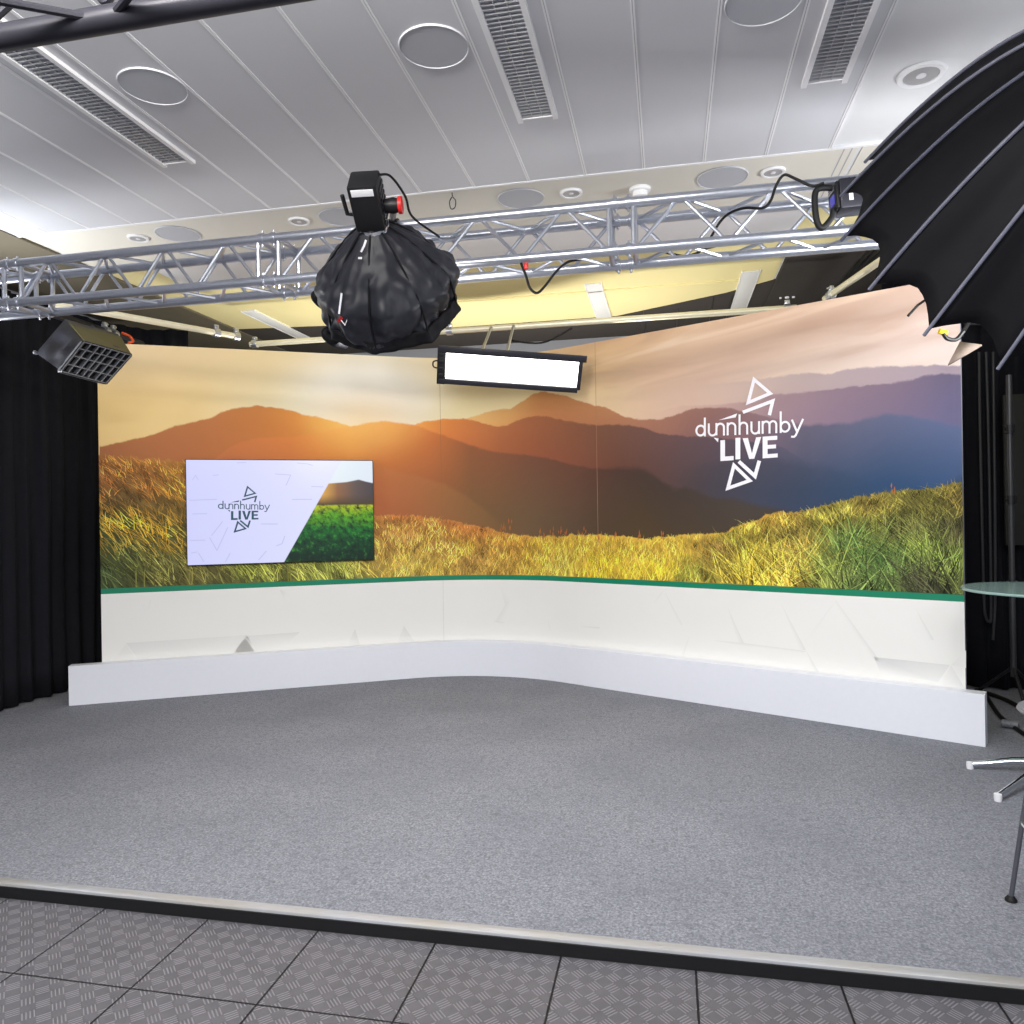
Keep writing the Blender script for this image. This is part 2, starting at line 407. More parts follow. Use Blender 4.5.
# ------------------------------------------------------------------ curved backdrop geometry (V with a rounded middle)
A1, A2 = math.atan(.554), -math.atan(.503); APEX = Vector((-1.601, 6.761)); RB = 1.45; OFF = 0.10
TURN = A1-A2; BIS = (A1+A2)/2+PI/2; CC = APEX-Vector((math.cos(BIS), math.sin(BIS)))*(RB/math.cos(TURN/2)); RF = RB+OFF
HALF = TURN/2*RF
def wpos(s, off=0.0):
    """point of the wall face at arc length s; off < 0 steps towards the room"""
    R = RF+off
    if abs(s) <= HALF:
        th = BIS-s/RF; return CC+R*Vector((math.cos(th), math.sin(th)))
    sg = -1 if s > 0 else 1; th = BIS+sg*TURN/2
    n = Vector((math.cos(th), math.sin(th))); tg = Vector((-n.y, n.x))
    return CC+R*n+tg*(-s-sg*HALF)
def w3(s, z, off=0.0): q = wpos(s, off); return Vector((q.x, q.y, z))
def hit(px, py):
    """wall coordinates (s, z) of the point seen at a place in the photograph"""
    d = ray(px, py); o = -CC; a = d.x**2+d.y**2; bb = 2*(o.x*d.x+o.y*d.y); c = o.x**2+o.y**2-RF*RF
    q = bb*bb-4*a*c; ang = None
    if q >= 0:
        t = (-bb+math.sqrt(q))/(2*a); ang = (math.atan2(o.y+d.y*t, o.x+d.x*t)-BIS+PI) % (2*PI)-PI
        if abs(ang) <= TURN/2: return -ang*RF, HC+d.z*t
    side = 1 if px < 520 else -1; th = BIS+side*TURN/2
    n = Vector((math.cos(th), math.sin(th))); tg = Vector((-n.y, n.x))
    t = (RF-o.dot(n))/(d.xy.dot(n)); p = o+d.xy*t
    return -(side*HALF+p.dot(tg)), HC+d.z*t
S0, S1, ZT, ZG0, ZG1 = -3.252, 3.748, 2.90, 0.862, 0.905
UW = 7.1; U = lambda s: (s+3.3)/UW; V_ = lambda z: z/3.0

def srange(a, bb, n): return [a+(bb-a)*i/n for i in range(n+1)]
def wall_strip(z0, z1, off, uv=True, s0=S0, s1=S1, nz=1):
    b = MB(); uvl = b.bm.loops.layers.uv.new('uv')
    ss = srange(s0, s1, 90); zs = srange(z0, z1, nz)
    V = [[b.bm.verts.new(w3(s, z, off)) for z in zs] for s in ss]
    for i in range(len(ss)-1):
        for j in range(nz):
            f = b.face([V[i][j], V[i+1][j], V[i+1][j+1], V[i][j+1]])
            for lp, (s, z) in zip(f.loops, ((ss[i], zs[j]), (ss[i+1], zs[j]), (ss[i+1], zs[j+1]), (ss[i], zs[j+1]))): lp[uvl].uv = (U(s), V_(z))
    return b

# ---- printed landscape
GAIN = 1.0
def L(c): return lin(c, GAIN)
def mat_mural():
    t = NT('printed_landscape'); uvn = t.new('ShaderNodeUVMap', uv_map='uv'); x, y, _ = t.sep(uvn.outputs[0])
    def u_at(px, py=450): return U(hit(px, py)[0])
    def ramp(stops, py=450): return t.ramp(x, [(u_at(p, py), L(c)) for p, c in stops])
    wob = t.noise(t.comb(t.math('MULTIPLY', x, 7), t.math('MULTIPLY', y, 3)), 14, 4, 0.6)
    # sky
    top = ramp([(130, (205,180,140)), (250, (222,198,150)), (375, (232,215,175)), (470, (228,205,155)), (600, (214,176,132)), (700, (214,180,150)), (800, (204,170,146)), (950, (196,170,156))], 345)
    bot = ramp([(110, (222,188,122)), (200, (226,196,136)), (300, (238,226,188)), (375, (246,241,230)), (440, (240,222,170)), (520, (238,218,168)), (600, (233,204,160)), (650, (217,184,158)), (710, (212,180,162)), (800, (213,190,174)), (950, (211,193,185))], 400)
    sky = t.mix(t.maprange(y, V_(2.90), V_(2.35), smooth=True), top, bot)
    sx, sz = hit(372, 392)
    dx = t.math('MULTIPLY', t.math('SUBTRACT', x, U(sx)), UW/0.95); dy = t.math('MULTIPLY', t.math('SUBTRACT', y, V_(sz)), 3.0/0.62)
    rr = t.math('SQRT', t.math('ADD', t.math('MULTIPLY', dx, dx), t.math('MULTIPLY', dy, dy)))
    glow = t.maprange(rr, 1.0, 0.1, smooth=True)
    sky = t.mix(t.math('MULTIPLY', glow, 0.85), sky, L((250, 247, 238)))
    # cloud streaks
    xr = t.math('ADD', t.math('MULTIPLY', x, UW), t.math('MULTIPLY', y, 1.2)); yr = t.math('SUBTRACT', t.math('MULTIPLY', y, 3.0), t.math('MULTIPLY', x, UW*0.09))
    cl = t.noise(t.comb(t.math('MULTIPLY', xr, 0.7), t.math('MULTIPLY', yr, 5.0)), 1.0, 3, 0.5, 0.6)
    cm = t.math('MULTIPLY', t.maprange(cl, 0.44, 0.66, smooth=True), t.math('MULTIPLY', t.maprange(x, 0.50, 0.66), t.maprange(y, V_(2.25), V_(2.7))))
    sky = t.mix(t.math('MULTIPLY', cm, 0.6), sky, L((184, 148, 126)))
    cm2 = t.math('MULTIPLY', t.maprange(cl, 0.46, 0.30, smooth=True), t.math('MULTIPLY', t.maprange(x, 0.50, 0.66), t.maprange(y, V_(2.2), V_(2.5))))
    sky = t.mix(t.math('MULTIPLY', cm2, 0.5), sky, L((240, 216, 192)))
    cur = sky
    def layer(cur, ridge, tops, bots, depth=0.5, soft=0.006, wobble=0.012, opac=None):
        pts = []
        for p in ridge:
            s, z = hit(*p); pts.append((U(s), V_(z)))
        pts.sort()
        if pts[0][0] > 0.006: pts = [(0.0, 0.1), (pts[0][0]-0.004, 0.1)]+pts
        if pts[-1][0] < 0.994: pts = pts+[(pts[-1][0]+0.004, 0.1), (1.0, 0.1)]
        r = t.curve(x, pts)
        d = t.math('SUBTRACT', t.math('ADD', r, t.math('MULTIPLY', t.math('SUBTRACT', wob, 0.5), wobble)), y)
        mk = t.maprange(d, -soft/2, soft/2, smooth=True)
        if opac is not None: mk = t.math('MULTIPLY', mk, t.ramp(x, [(u_at(p), (o, o, o, 1)) for p, o in opac]))
        c = t.mix(t.maprange(d, 0, depth/3.0), ramp(tops), ramp(bots))
        return t.mix(mk, cur, c)
    cur = layer(cur, [(650,391),(689,386),(717,384),(756,380),(780,376),(805,373),(826,374),(848,369),(875,366.8),(903,366.4),(936,365),(964,366)],
                [(689,(212,182,164)),(780,(186,164,158)),(850,(168,150,152)),(950,(142,128,138))], [(689,(208,176,158)),(780,(180,157,152)),(900,(158,140,146))], 0.25, opac=[(650, 0), (740, 0.8), (800, 1)])
    cur = layer(cur, [(640,417),(654,413),(678,406),(717,404.5),(756,401.6),(770,394.7),(799,392.8),(828,390),(844,387.5),(864,385.5),(887,383.6),(910,380),(926,376),(942,373.8),(964,374.8)],
                [(654,(206,168,150)),(717,(186,150,142)),(770,(160,132,136)),(830,(136,114,126)),(900,(114,97,114)),(950,(90,82,104))], [(680,(178,138,132)),(770,(146,118,130)),(850,(124,106,128)),(950,(96,92,124))], 0.4, opac=[(645, 0), (720, 0.7), (770, 1)])
    cur = layer(cur, [(464,419),(472,417.3),(481,413.8),(494,410.5),(512,408),(522,401.7),(533,394),(543,391.6),(555,394),(567,396),(578,400.7),(594,405.6),(604,406.6),(613,411),(625,417),(638,419.5),(658,419.5),(670,417),(680,413.3),(689,409.8),(699,408),(717,407.8),(732,408.4),(742,411.3),(760,415),(790,422),(812,427)],
                [(472,(236,188,114)),(540,(206,142,82)),(600,(190,130,86)),(650,(168,115,92)),(720,(142,104,98)),(790,(128,106,116))], [(480,(230,165,90)),(540,(190,120,75)),(600,(165,105,75)),(700,(128,92,90)),(800,(112,95,112))], 0.3)
    cur = layer(cur, [(98,447),(108,445),(125,441),(145,437),(165,430),(175,426),(190,423),(210,418),(222,412),(233,408.5),(245,407),(258,405.5),(264,406.5),(282,409),(293,411),(305,415),(317,416.5),(329,420),(340,423),(352,426.5)],
                [(98,(160,98,56)),(200,(180,110,60)),(258,(196,122,56)),(300,(222,142,56)),(345,(248,182,70))], [(98,(150,95,60)),(220,(180,104,54)),(300,(205,118,46)),(345,(240,150,50))], 0.5)
    cur = layer(cur, [(410,426),(426,421.4),(442,419),(465,418.6),(475,421),(488,424.8),(498,426.3),(506,425.7),(516,421),(526,417.7),(535,416),(547,416.8),(563,420.3),(578,423),(594,424.8),(629,425),(644,428),(658,433),(672,435),(700,437),(740,440),(780,446),(800,458),(830,488),(850,512)],
                [(416,(242,156,60)),(450,(222,132,56)),(500,(178,106,62)),(540,(158,96,62)),(600,(128,86,66)),(660,(108,78,74)),(720,(92,76,84)),(780,(84,78,96))], [(416,(225,120,50)),(500,(170,95,55)),(560,(145,85,60)),(620,(108,70,56)),(700,(78,66,70)),(780,(66,72,92))], 0.35)
    cur = layer(cur, [(740,440),(770,430),(805,425),(852,423.4),(868,418),(887,413.7),(907,415.6),(926,419),(942,422),(964,428)],
                [(700,(92,76,84)),(770,(102,92,108)),(805,(94,90,108)),(870,(92,94,118)),(950,(82,92,124))], [(700,(70,66,74)),(770,(56,64,84)),(850,(44,68,98)),(950,(42,74,112))], 0.45, opac=[(742, 0.0), (800, 0.9), (830, 1)], soft=0.012)
    cur = layer(cur, [(672,470),(720,462),(780,460),(830,468),(870,482),(880,500)],
                [(672,(72,64,66)),(780,(60,64,78)),(870,(46,68,96))], [(672,(66,62,66)),(780,(54,62,80)),(870,(42,66,94))], 0.25, soft=0.03, opac=[(672, 0.0), (720, 0.5), (860, 0.5)])
    cur = layer(cur, [(208,464),(215,459),(225,450.5),(236,444),(252,439),(266,437.5),(290,437),(319,433),(334,429),(348,426),(360,424.5),(371,422),(383,421),(397,422.5),(414,425),(424,428),(436,433),(450,437.6),(461,442),(479,447.6),(494,451.5),(508,453.5),(524,454.5),(539,456.4),(555,460),(570,464.6),(594,468.5),(630,470),(660,482),(700,494),(740,505),(780,512)],
                [(215,(190,110,60)),(290,(216,126,55)),(350,(248,166,58)),(390,(242,148,52)),(430,(212,118,52)),(470,(152,92,56)),(530,(124,80,60)),(600,(98,66,52)),(650,(82,64,58)),(740,(70,62,60))],
                [(215,(170,95,50)),(350,(196,106,56)),(420,(168,97,56)),(470,(128,92,56)),(530,(112,87,62)),(600,(84,68,55)),(680,(70,60,55)),(740,(65,62,62))], 0.55, soft=0.009)
    cur = layer(cur, [(366,458),(390,470),(420,477),(444,484),(465,495),(489,513),(504,527),(512,540)],
                [(372,(204,122,66)),(444,(170,112,62)),(500,(126,96,60))], [(372,(176,98,56)),(450,(152,106,62)),(504,(130,100,60))], 0.35, soft=0.02, opac=[(372, 0.65), (440, 0.65), (500, 0.5)])
    cur = layer(cur, [(572,476),(588,470),(600,469),(619,467.5),(639,467),(651,473),(662,481),(674,491),(686,487),(698,491.8),(709,497.6),(717,499.6),(733,498.6),(744,501.5),(760,506.4),(772,508),(800,514)],
                [(600,(78,54,46)),(650,(70,56,50)),(740,(70,62,56))], [(600,(84,66,42)),(700,(76,62,42))], 0.5, soft=0.02, opac=[(575, 0), (640, 0.9)])
    fx, fz = hit(366, 420)
    gx = t.math('MULTIPLY', t.math('SUBTRACT', x, U(fx)), UW/0.75); gy = t.math('MULTIPLY', t.math('SUBTRACT', y, V_(fz)), 3.0/0.42)
    fl = t.maprange(t.math('SQRT', t.math('ADD', t.math('MULTIPLY', gx, gx), t.math('MULTIPLY', gy, gy))), 1.0, 0.0, smooth=True)
    cur = t.mix(t.math('MULTIPLY', fl, 0.5), cur, L((255, 208, 116)))
    # meadow
    n1 = t.noise(t.comb(t.math('ADD', t.math('MULTIPLY', x, UW*16), t.math('MULTIPLY', y, 22)), t.math('MULTIPLY', y, 22)), 1.0, 5, 0.65)
    fr = [(98,455),(125,457),(150,459),(187,462),(260,480),(330,503),(373,515),(387,516),(410,515),(426,517),(442,519),(459,523),(488,527.7),(508,533.5),(539,537.5),(574,534.5),(598,535.5),(623,535.7),(645,540),(662,536),(707,533.7),(725,532.8),(737,526),(756,520),(772,513),(800,512.5),(818,507.5),(843,501),(868,496),(893,491),(928,489),(964,482)]
    pre = cur
    cur = layer(cur, fr, [(98,(160,102,55)),(187,(182,124,52)),(373,(200,132,62)),(440,(198,118,56)),(500,(206,138,62)),(560,(216,172,62)),(640,(226,178,62)),(720,(214,170,60)),(770,(198,150,60)),(830,(146,128,58)),(900,(128,116,54)),(960,(116,104,48))],
                [(98,(76,90,56)),(190,(110,105,60)),(280,(108,114,60)),(350,(156,150,76)),(400,(206,176,86)),(450,(220,186,80)),(600,(230,196,66)),(690,(210,180,66)),(740,(180,156,66)),(800,(160,145,66)),(850,(90,112,60)),(920,(84,102,60)),(960,(74,78,50))], 0.55, soft=0.004, wobble=0.03)
    dark = t.mix(t.maprange(n1, 0.40, 0.62), lin((90, 70, 46)), (1, 1, 1, 1))
    mm = t.curve(x, [(0.0, V_(2.0))]+[(U(hit(*p)[0]), V_(hit(*p)[1])) for p in fr[1:-1]]+[(1.0, V_(1.7))])
    fm = t.maprange(t.math('SUBTRACT', mm, y), 0.0, 0.02)
    cur = t.mix(t.math('MULTIPLY', fm, 0.55), cur, t.mix(1.0, cur, dark, 'MULTIPLY'))
    hs = t.new('ShaderNodeHueSaturation'); hs.inputs['Saturation'].default_value = 0.97; hs.inputs['Value'].default_value = 1.08; t.l.new(cur, hs.inputs['Color'])
    t.set(col=hs.outputs[0], rough=0.55, spec=0.15); return t.m
M['mural'] = mat_mural()
M['lower'] = plain('white_print', (233, 232, 228), 0.5, spec=0.2, var=0.01, scale=3)

bd = thing('printed_backdrop', 'wide curved backdrop printed with sunset hills and grass above a white base', 'backdrop', (APEX.x, APEX.y-0.1, 0))
# structural panel behind the print
b = MB(); ss = srange(S0, S1, 90)
for i in range(len(ss)-1):
    a0, a1 = w3(ss[i], 0, 0.002), w3(ss[i+1], 0, 0.002); c0, c1 = w3(ss[i], 0, 0.042), w3(ss[i+1], 0, 0.042); up = Vector((0, 0, ZT))
    for q in ((a0, a1, a1+up, a0+up), (c1, c0, c0+up, c1+up), (a0+up, a1+up, c1+up, c0+up)): b.poly(q)
for s in (S0, S1):
    a, c = w3(s, 0, 0.0), w3(s, 0, 0.042); up = Vector((0, 0, ZT)); b.poly((a, c, c+up, a+up))
bmesh.ops.remove_doubles(b.bm, verts=b.bm.verts[:], dist=0.0005)
b.build('panel', M['backwall'], bd)
wall_strip(ZG1, ZT, 0.0).build('landscape_print', M['mural'], bd, recalc=False)
wall_strip(ZG0, ZG1, 0.0).build('green_stripe', M['green'], bd, recalc=False)
lowp = wall_strip(0.0, ZG0, 0.0).build('base_print', M['lower'], bd, recalc=False)
# joints between the three panels
b = MB()
for s, zt in ((-0.437, 2.9),):
    b.box((-0.0012, -0.001, 0.94), (0.0012, 0.0, zt), Matrix.Translation(w3(s, 0, 0).to_3d()) @ Matrix.Rotation(math.atan2((wpos(s+.01)-wpos(s-.01)).y, (wpos(s+.01)-wpos(s-.01)).x), 4, 'Z'))
b.build('panel_joint', plain('joint_line_brown', (150, 104, 66), 0.8), bd, smooth=False)  # thin brown line along the left panel joint
b = MB()
for s, zt in ((1.078, 2.9),):
    b.box((-0.0014, -0.001, 0.95), (0.0014, 0.0, zt), Matrix.Translation(w3(s, 0, 0).to_3d()) @ Matrix.Rotation(math.atan2((wpos(s+.01)-wpos(s-.01)).y, (wpos(s+.01)-wpos(s-.01)).x), 4, 'Z'))
b.build('panel_joint', plain('joint_edge_pale', (176, 134, 106), 0.8), bd, smooth=False)

b = MB(); jd = wpos(-0.427)-wpos(-0.447)
b.box((-0.0012, -0.001, 0.3), (0.0012, 0.0, 0.862), Matrix.Translation(w3(-0.437, 0, 0)) @ Matrix.Rotation(math.atan2(jd.y, jd.x), 4, 'Z')); b.build('panel_joint', plain('joint_line_grey', (196, 195, 190), 0.8), bd, smooth=False)
# ---- faint faceted triangles printed on the white base
def mat_vcol(name, rough=0.55):
    t = NT(name); a = t.new('ShaderNodeAttribute', attribute_name='print_colour'); t.set(col=a.outputs[0], rough=rough, spec=0.12); return t.m
M['print'] = mat_vcol('printed_ink')
class Print:
    """flat coloured shapes printed on a surface: list of polygons with a colour per corner"""
    def __init__(s): s.bm = bmesh.new(); s.cl = s.bm.loops.layers.float_color.new('print_colour')
    def poly(s, pts, cols):
        try: f = s.bm.faces.new([s.bm.verts.new(p) for p in pts])
        except ValueError: return
        if isinstance(cols, tuple): cols = [cols]*len(pts)
        for lp, c in zip(f.loops, cols): lp[s.cl] = c
    def build(s, name, mat, parent):
        me = bpy.data.meshes.new(name); s.bm.to_mesh(me); s.bm.free(); me.materials.append(mat)
        o = bpy.data.objects.new(name, me); COL.objects.link(o); o.parent = parent
        o.matrix_parent_inverse = world_of(parent).inverted(); return o
def wp(px, py, off=-0.0008): s, z = hit(px, py); return w3(s, max(z, 0.02), off)
wc = lin((233, 232, 228)); g1 = lin((221, 221, 218)); g2 = lin((227, 226, 222)); g3 = lin((208, 208, 208))
pr = Print()
for pts, cols in [
    ([(126,643),(247,635),(255,651),(140,662)], [g1, g2, wc, wc]), ([(245,636),(300,632),(290,641),(258,652)], [g1, g1, wc, wc]), ([(245,638),(256,653),(232,655)], [g1, g2, g2]),
    ([(126,644),(138,663),(110,665)], [g2, wc, wc]), ([(355,629),(347,646),(360,645)], [g1, wc, g2]), ([(404,626),(397,643),(415,642)], [g1, wc, g2]), ([(150,600),(146,618),(152,600)], [g2, wc, wc]), ([(280,590),(284,600),(288,592)], [g1, wc, wc]),
    ([(874,657),(950,665),(938,682),(880,672)], [g3, g1, g2, wc]), ([(951,665),(966,690),(940,686)], [g2, g1, wc]), ([(951,665),(966,650),(966,668)], [g2, wc, wc]),
    ([(836,600),(880,661),(874,661),(834,604)], [g2, g1, wc, wc]), ([(836,600),(810,640),(808,636)], [g2, wc, wc]),
    ([(782,605),(806,650),(800,650)], [g2, g1, wc]), ([(806,650),(820,674),(815,674)], [g2, g1, wc]), ([(728,608),(744,643),(738,643)], [g2, g1, wc]),
    ([(712,640),(744,643),(806,651),(804,653),(742,646)], [g2, g1, g1, wc, wc]), ([(915,607),(934,640),(930,640)], [g2, g1, wc]),
    ([(664,590),(683,625),(679,625)], [g2, g2, wc]), ([(664,590),(655,605),(652,603)], [g2, wc, wc]), ([(580,626),(600,627),(599,630)], [g2, g1, wc]), ([(493,621),(505,622),(502,624)], [g1, g2, wc]),
    ([(548,620),(552,632),(549,632)], [g2, wc, wc]), ([(690,635),(684,655),(681,655)], [g2, g2, wc]), ([(500,585),(505,605),(495,622),(503,621),(512,600)], [wc, g2, g2, wc, wc])]:
    pr = Print(); pr.poly([wp(*p) for p in pts], cols); pr.build('facet_print', M['print'], bd)

# ---- printed grass blades
CT = [(120,470,175,115,50),(150,488,150,95,45),(105,480,150,95,50),(130,503,100,75,40),(170,505,105,80,35),(178,490,190,125,45),(130,527,205,155,50),(170,537,195,150,50),(110,545,165,135,55),(130,562,105,112,60),(170,572,115,112,60),(110,580,80,92,55),
      (250,578,130,135,60),(220,578,110,105,58),(330,575,155,160,75),(400,528,228,172,82),(400,515,195,120,60),(430,542,236,196,90),(470,528,185,118,58),(470,520,200,115,55),(460,550,236,196,75),(470,563,150,118,65),(420,566,208,178,80),(500,565,190,150,70),(540,550,226,190,70),(520,540,215,160,65),(600,545,215,178,68),
      (600,570,236,202,60),(560,565,205,182,80),(650,550,228,190,75),(660,572,232,198,60),(690,577,140,140,60),(718,556,120,96,55),(735,540,172,162,65),(745,528,180,165,65),(780,518,186,156,65),(760,572,218,192,70),(800,560,180,145,65),(792,540,112,102,50),(830,518,148,140,60),(870,508,150,132,58),(930,503,118,112,50),(960,495,124,108,50),
      (905,540,88,88,48),(850,548,95,122,65),(880,572,82,120,60),(930,562,140,158,72),(930,592,72,72,50),(830,578,115,125,60),(960,540,90,86,54),(790,582,205,172,70),(870,530,112,114,52),(860,590,95,110,60),(955,575,120,135,65)]
CTA = np.array(CT, float)
def fcol(px, py):
    d = ((CTA[:, 0]-px)/1.3)**2+(CTA[:, 1]-py)**2+6.0; w = d**-1.6; return (CTA[:, 2:5]*w[:, None]).sum(0)/w.sum()
RIDGE = [(98,455),(125,457),(150,459),(187,462),(260,480),(330,503),(373,515),(410,515),(442,519),(459,523),(488,528),(508,534),(539,538),(574,535),(623,536),(645,540),(662,536),(707,534),(725,533),(737,527),(756,520),(772,514),(800,512.5),(818,508),(843,501),(868,496),(893,491),(928,489),(964,482)]
RX, RY = [p[0] for p in RIDGE], [p[1] for p in RIDGE]
rng = random.Random(3); blades = []
while len(blades) < 12500:
    px = rng.uniform(100, 963) if rng.random() < 0.8 else rng.uniform(715, 963); yr = float(np.interp(px, RX, RY)); yb = float(np.interp(px, [100, 443, 560, 963], [592, 579, 577, 600]))
    f = rng.random()**1.25; py = yr+2+(yb-yr-1)*f
    if 195 < px < 366 and 470 < py < 556: continue
    blades.append((py-yr, px, py, f, yb))
blades.sort()
pr = Print()
for i, (_, px, py, f, yb) in enumerate(blades):
    c = fcol(px, py); s, z = hit(px, py)
    near = f*(1.0 if (px < 380 or px > 715) else 0.45)
    ln = rng.uniform(0.025, 0.06)+near*rng.uniform(0.04, 0.17)
    if rng.random() < 0.03: ln *= 1.5
    if px > 715 and f > 0.35 and rng.random() < 0.5: ln *= rng.uniform(1.3, 2.1)
    if px < 380: lean = rng.gauss(-0.55, 0.35)
    elif px > 720: lean = rng.gauss(-0.15+0.3*math.sin(px*0.06), 0.55)
    else: lean = rng.gauss(0.1, 0.35)
    k = rng.uniform(0.68, 1.38); nv = noise.noise(Vector((s*7, z*11, 0)))+0.6*noise.noise(Vector((s*19, z*26, 3)))
    if not (540 < px < 690): k *= 1+0.7*max(-0.58, min(0.4, nv))
    else: k *= 1.04+0.35*max(-0.6, min(0.5, nv))
    if rng.random() < 0.15: k *= 1.18
    if px < 380 and f < 0.6: k *= 1.22
    if px > 720 and rng.random() < 0.25: k *= 0.55
    col = lin(tuple(min(255, max(0, v*k)) for v in c), GAIN); col2 = lin(tuple(min(255, v*k*1.12) for v in c), GAIN)
    wd = rng.uniform(0.0018, 0.0042)*(0.8+0.7*near); z = max(z-0.01, 0.908); curl = rng.gauss(0.0, 0.4)+(lean*0.6)
    off = -0.0006-0.0022*i/len(blades); pts = []
    for q in (0.0, 0.35, 0.7, 1.0): pts.append((s+ln*(lean*q+curl*q*q*0.5), z+ln*(q-0.28*abs(curl)*q*q), wd*(1-q)**0.6))
    P = [w3(min(max(a-w, S0), S1), h, off) for a, h, w in pts]; Q = [w3(min(max(a+w, S0), S1), h, off) for a, h, w in pts]
    for j in range(3):
        if j == 2: pr.poly([P[2], Q[2], Q[3]], [col2, col2, col2])
        else: pr.poly([P[j], Q[j], Q[j+1], P[j+1]], col if j == 0 else [col, col, col2, col2])
# seed heads along the far edge of the meadow
for px, py in [(505,522),(510,520),(502,526),(540,530),(552,528),(560,527),(565,530),(584,528),(616,533),(639,531),(663,532),(557,535),(893,484),(545,533),(578,531),(600,533)]:
    for q in range(5):
        s, z = hit(px+rng.uniform(-2, 2), py+rng.uniform(0, 8)); h = rng.uniform(.015, .03); w = .0045
        pr.poly([w3(s, z-h, -.0028), w3(s+w, z, -.0028), w3(s+.3*w, z+h, -.0028), w3(s-w, z, -.0028)], lin((176+rng.randint(-20, 30), 112, 62), GAIN))
gr = pr.build('grass_print', M['print'], bd); gr['kind'] = 'stuff'

# ---- logo, drawn in a 1024-unit square and mapped onto the wall
def stroke(pts, w, closed=False):
    """mitred outline quads of a polyline"""
    P = [Vector(p) for p in pts]; n = len(P); A = []; B = []
    for i in range(n):
        if closed: d0 = (P[i]-P[i-1]).normalized(); d1 = (P[(i+1) % n]-P[i]).normalized()
        else:
            d0 = (P[i]-P[max(i-1, 0)]) if i > 0 else (P[1]-P[0]); d1 = (P[i+1]-P[i]) if i < n-1 else (P[i]-P[i-1]); d0.normalize(); d1.normalize()
        n0 = Vector((-d0.y, d0.x)); n1 = Vector((-d1.y, d1.x)); m = (n0+n1); m = m/max(0.25, m.length_squared)*2 if m.length > 1e-6 else n0
        A.append(P[i]+m*w/2); B.append(P[i]-m*w/2)
    return [[A[i], A[(i+1) % n], B[(i+1) % n], B[i]] for i in range(n if closed else n-1)]
def logo_shapes():
    out = []; w = 15
    base = lambda x: 562-(x-118)*0.045
    def T(x, h): return (x, base(x)-h)
    def arc(cx, ch, rx, rh, a0, a1, n=14): return [T(cx+rx*math.cos(math.radians(a0+(a1-a0)*i/n)), ch+rh*math.sin(math.radians(a0+(a1-a0)*i/n))) for i in range(n+1)]
    xh = 88
    def add(p, closed=False): out.extend(stroke(p, w, closed))
    add(arc(152, xh/2, 31, xh/2-8, 0, 360, 24)[:-1], True); add([T(183, 0), T(183, 138)])                                    # d
    add([T(212, 94)]+arc(240, 34, 28, 30, 180, 360)+[T(268, 60)]); add([T(268, 94), T(268, 4)])                                # u
    add([T(268, 58)]+arc(296, 60, 27, 28, 180, 0)+[T(323, 0)]);                                                                # n
    add([T(350, 0), T(350, 94)]); add([T(350, 58)]+arc(378, 60, 28, 28, 180, 0)+[T(406, 0)])                                   # n
    add([T(437, 0), T(437, 150)]); add([T(437, 56)]+arc(465, 60, 28, 28, 180, 0)+[T(493, 0)])                                  # h
    add([T(524, 94)]+arc(552, 34, 28, 30, 180, 360)+[T(580, 94)]); add([T(580, 94), T(580, 0)])                               # u
    add([T(606, 0), T(606, 94)]); add([T(606, 60)]+arc(631, 62, 25, 27, 180, 0)+[T(656, 0)]); add([T(656, 60)]+arc(681, 62, 25, 27, 180, 0)+[T(706, 0)])   # m
    add([T(738, 0), T(738, 158)]); add(arc(770, xh/2, 32, xh/2-8, 0, 360, 24)[:-1], True)                                     # b
    add([T(820, 94), T(856, 6)]); add([T(902, 96), T(848, -22), T(836, -32), T(814, -30)])                                      # y
    out.append([(297, 588), (331, 585), (331, 706), (394, 702), (394, 733), (297, 740)])                                       # LIVE
    out.append([(407, 570), (443, 568), (443, 725), (407, 728)])
    out.append([(460, 573), (499, 570), (528, 682), (558, 566), (596, 563), (545, 722), (508, 725)])
    out.append([(606, 561), (713, 554), (713, 584), (642, 588), (642, 622), (704, 618), (704, 646), (642, 650), (642, 689), (716, 683), (716, 712), (606, 720)])
    out.extend(stroke([(543, 143), (662, 245), (500, 312)], 24, True))
    out.extend(stroke([(461, 383), (680, 300), (655, 404)], 25))
    out.append([(285, 441), (420, 391), (408, 421)]); out.append([(248, 568), (284, 574), (280, 603)])
    out.extend(stroke([(396, 770), (512, 882), (352, 938)], 25, True))
    out.extend(stroke([(432, 742), (550, 850), (582, 737)], 27))
    return out
SH = logo_shapes()
b = MB()
for i, sh in enumerate(SH):
    b.poly([w3(*hit(680+p[0]*140/1024, 360+p[1]*140/1024), -0.0036-0.000006*i) for p in sh])
b.build('logo_print', plain('white_logo_ink', (250, 247, 252), 0.5, spec=0.15, var=0.01), bd, smooth=False, recalc=False)

# ---- white kickboards along the foot of the backdrop
def kick(s0, s1, off0, off1, h, label):
    b = MB(); ss = srange(s0, s1, 50); rings = []
    for s in ss:
        a, c = wpos(s, off0), wpos(s, off1)
        rings.append([b.bm.verts.new((a.x, a.y, 0.001)), b.bm.verts.new((a.x, a.y, h-0.003)), b.bm.verts.new((a.x+(c.x-a.x)*.05, a.y+(c.y-a.y)*.05, h)), b.bm.verts.new((c.x, c.y, h)), b.bm.verts.new((c.x, c.y, 0.001))])
    for A, B in zip(rings, rings[1:]):
        for k in range(5): b.face([A[k], A[(k+1) % 5], B[(k+1) % 5], B[k]])
    b.face(rings[0]); b.face(rings[-1][::-1])
    return tag(b.build('kickboard', M['white'], ang=30), label, 'kickboard', 'white kickboards below the backdrop')
kick(-3.470, 0.977, -0.10, -0.004, 0.312, 'long white kickboard on the carpet below the left and curved backdrop')
kick(0.979, 3.860, -0.105, -0.004, 0.318, 'white kickboard on the carpet below the right part of backdrop')

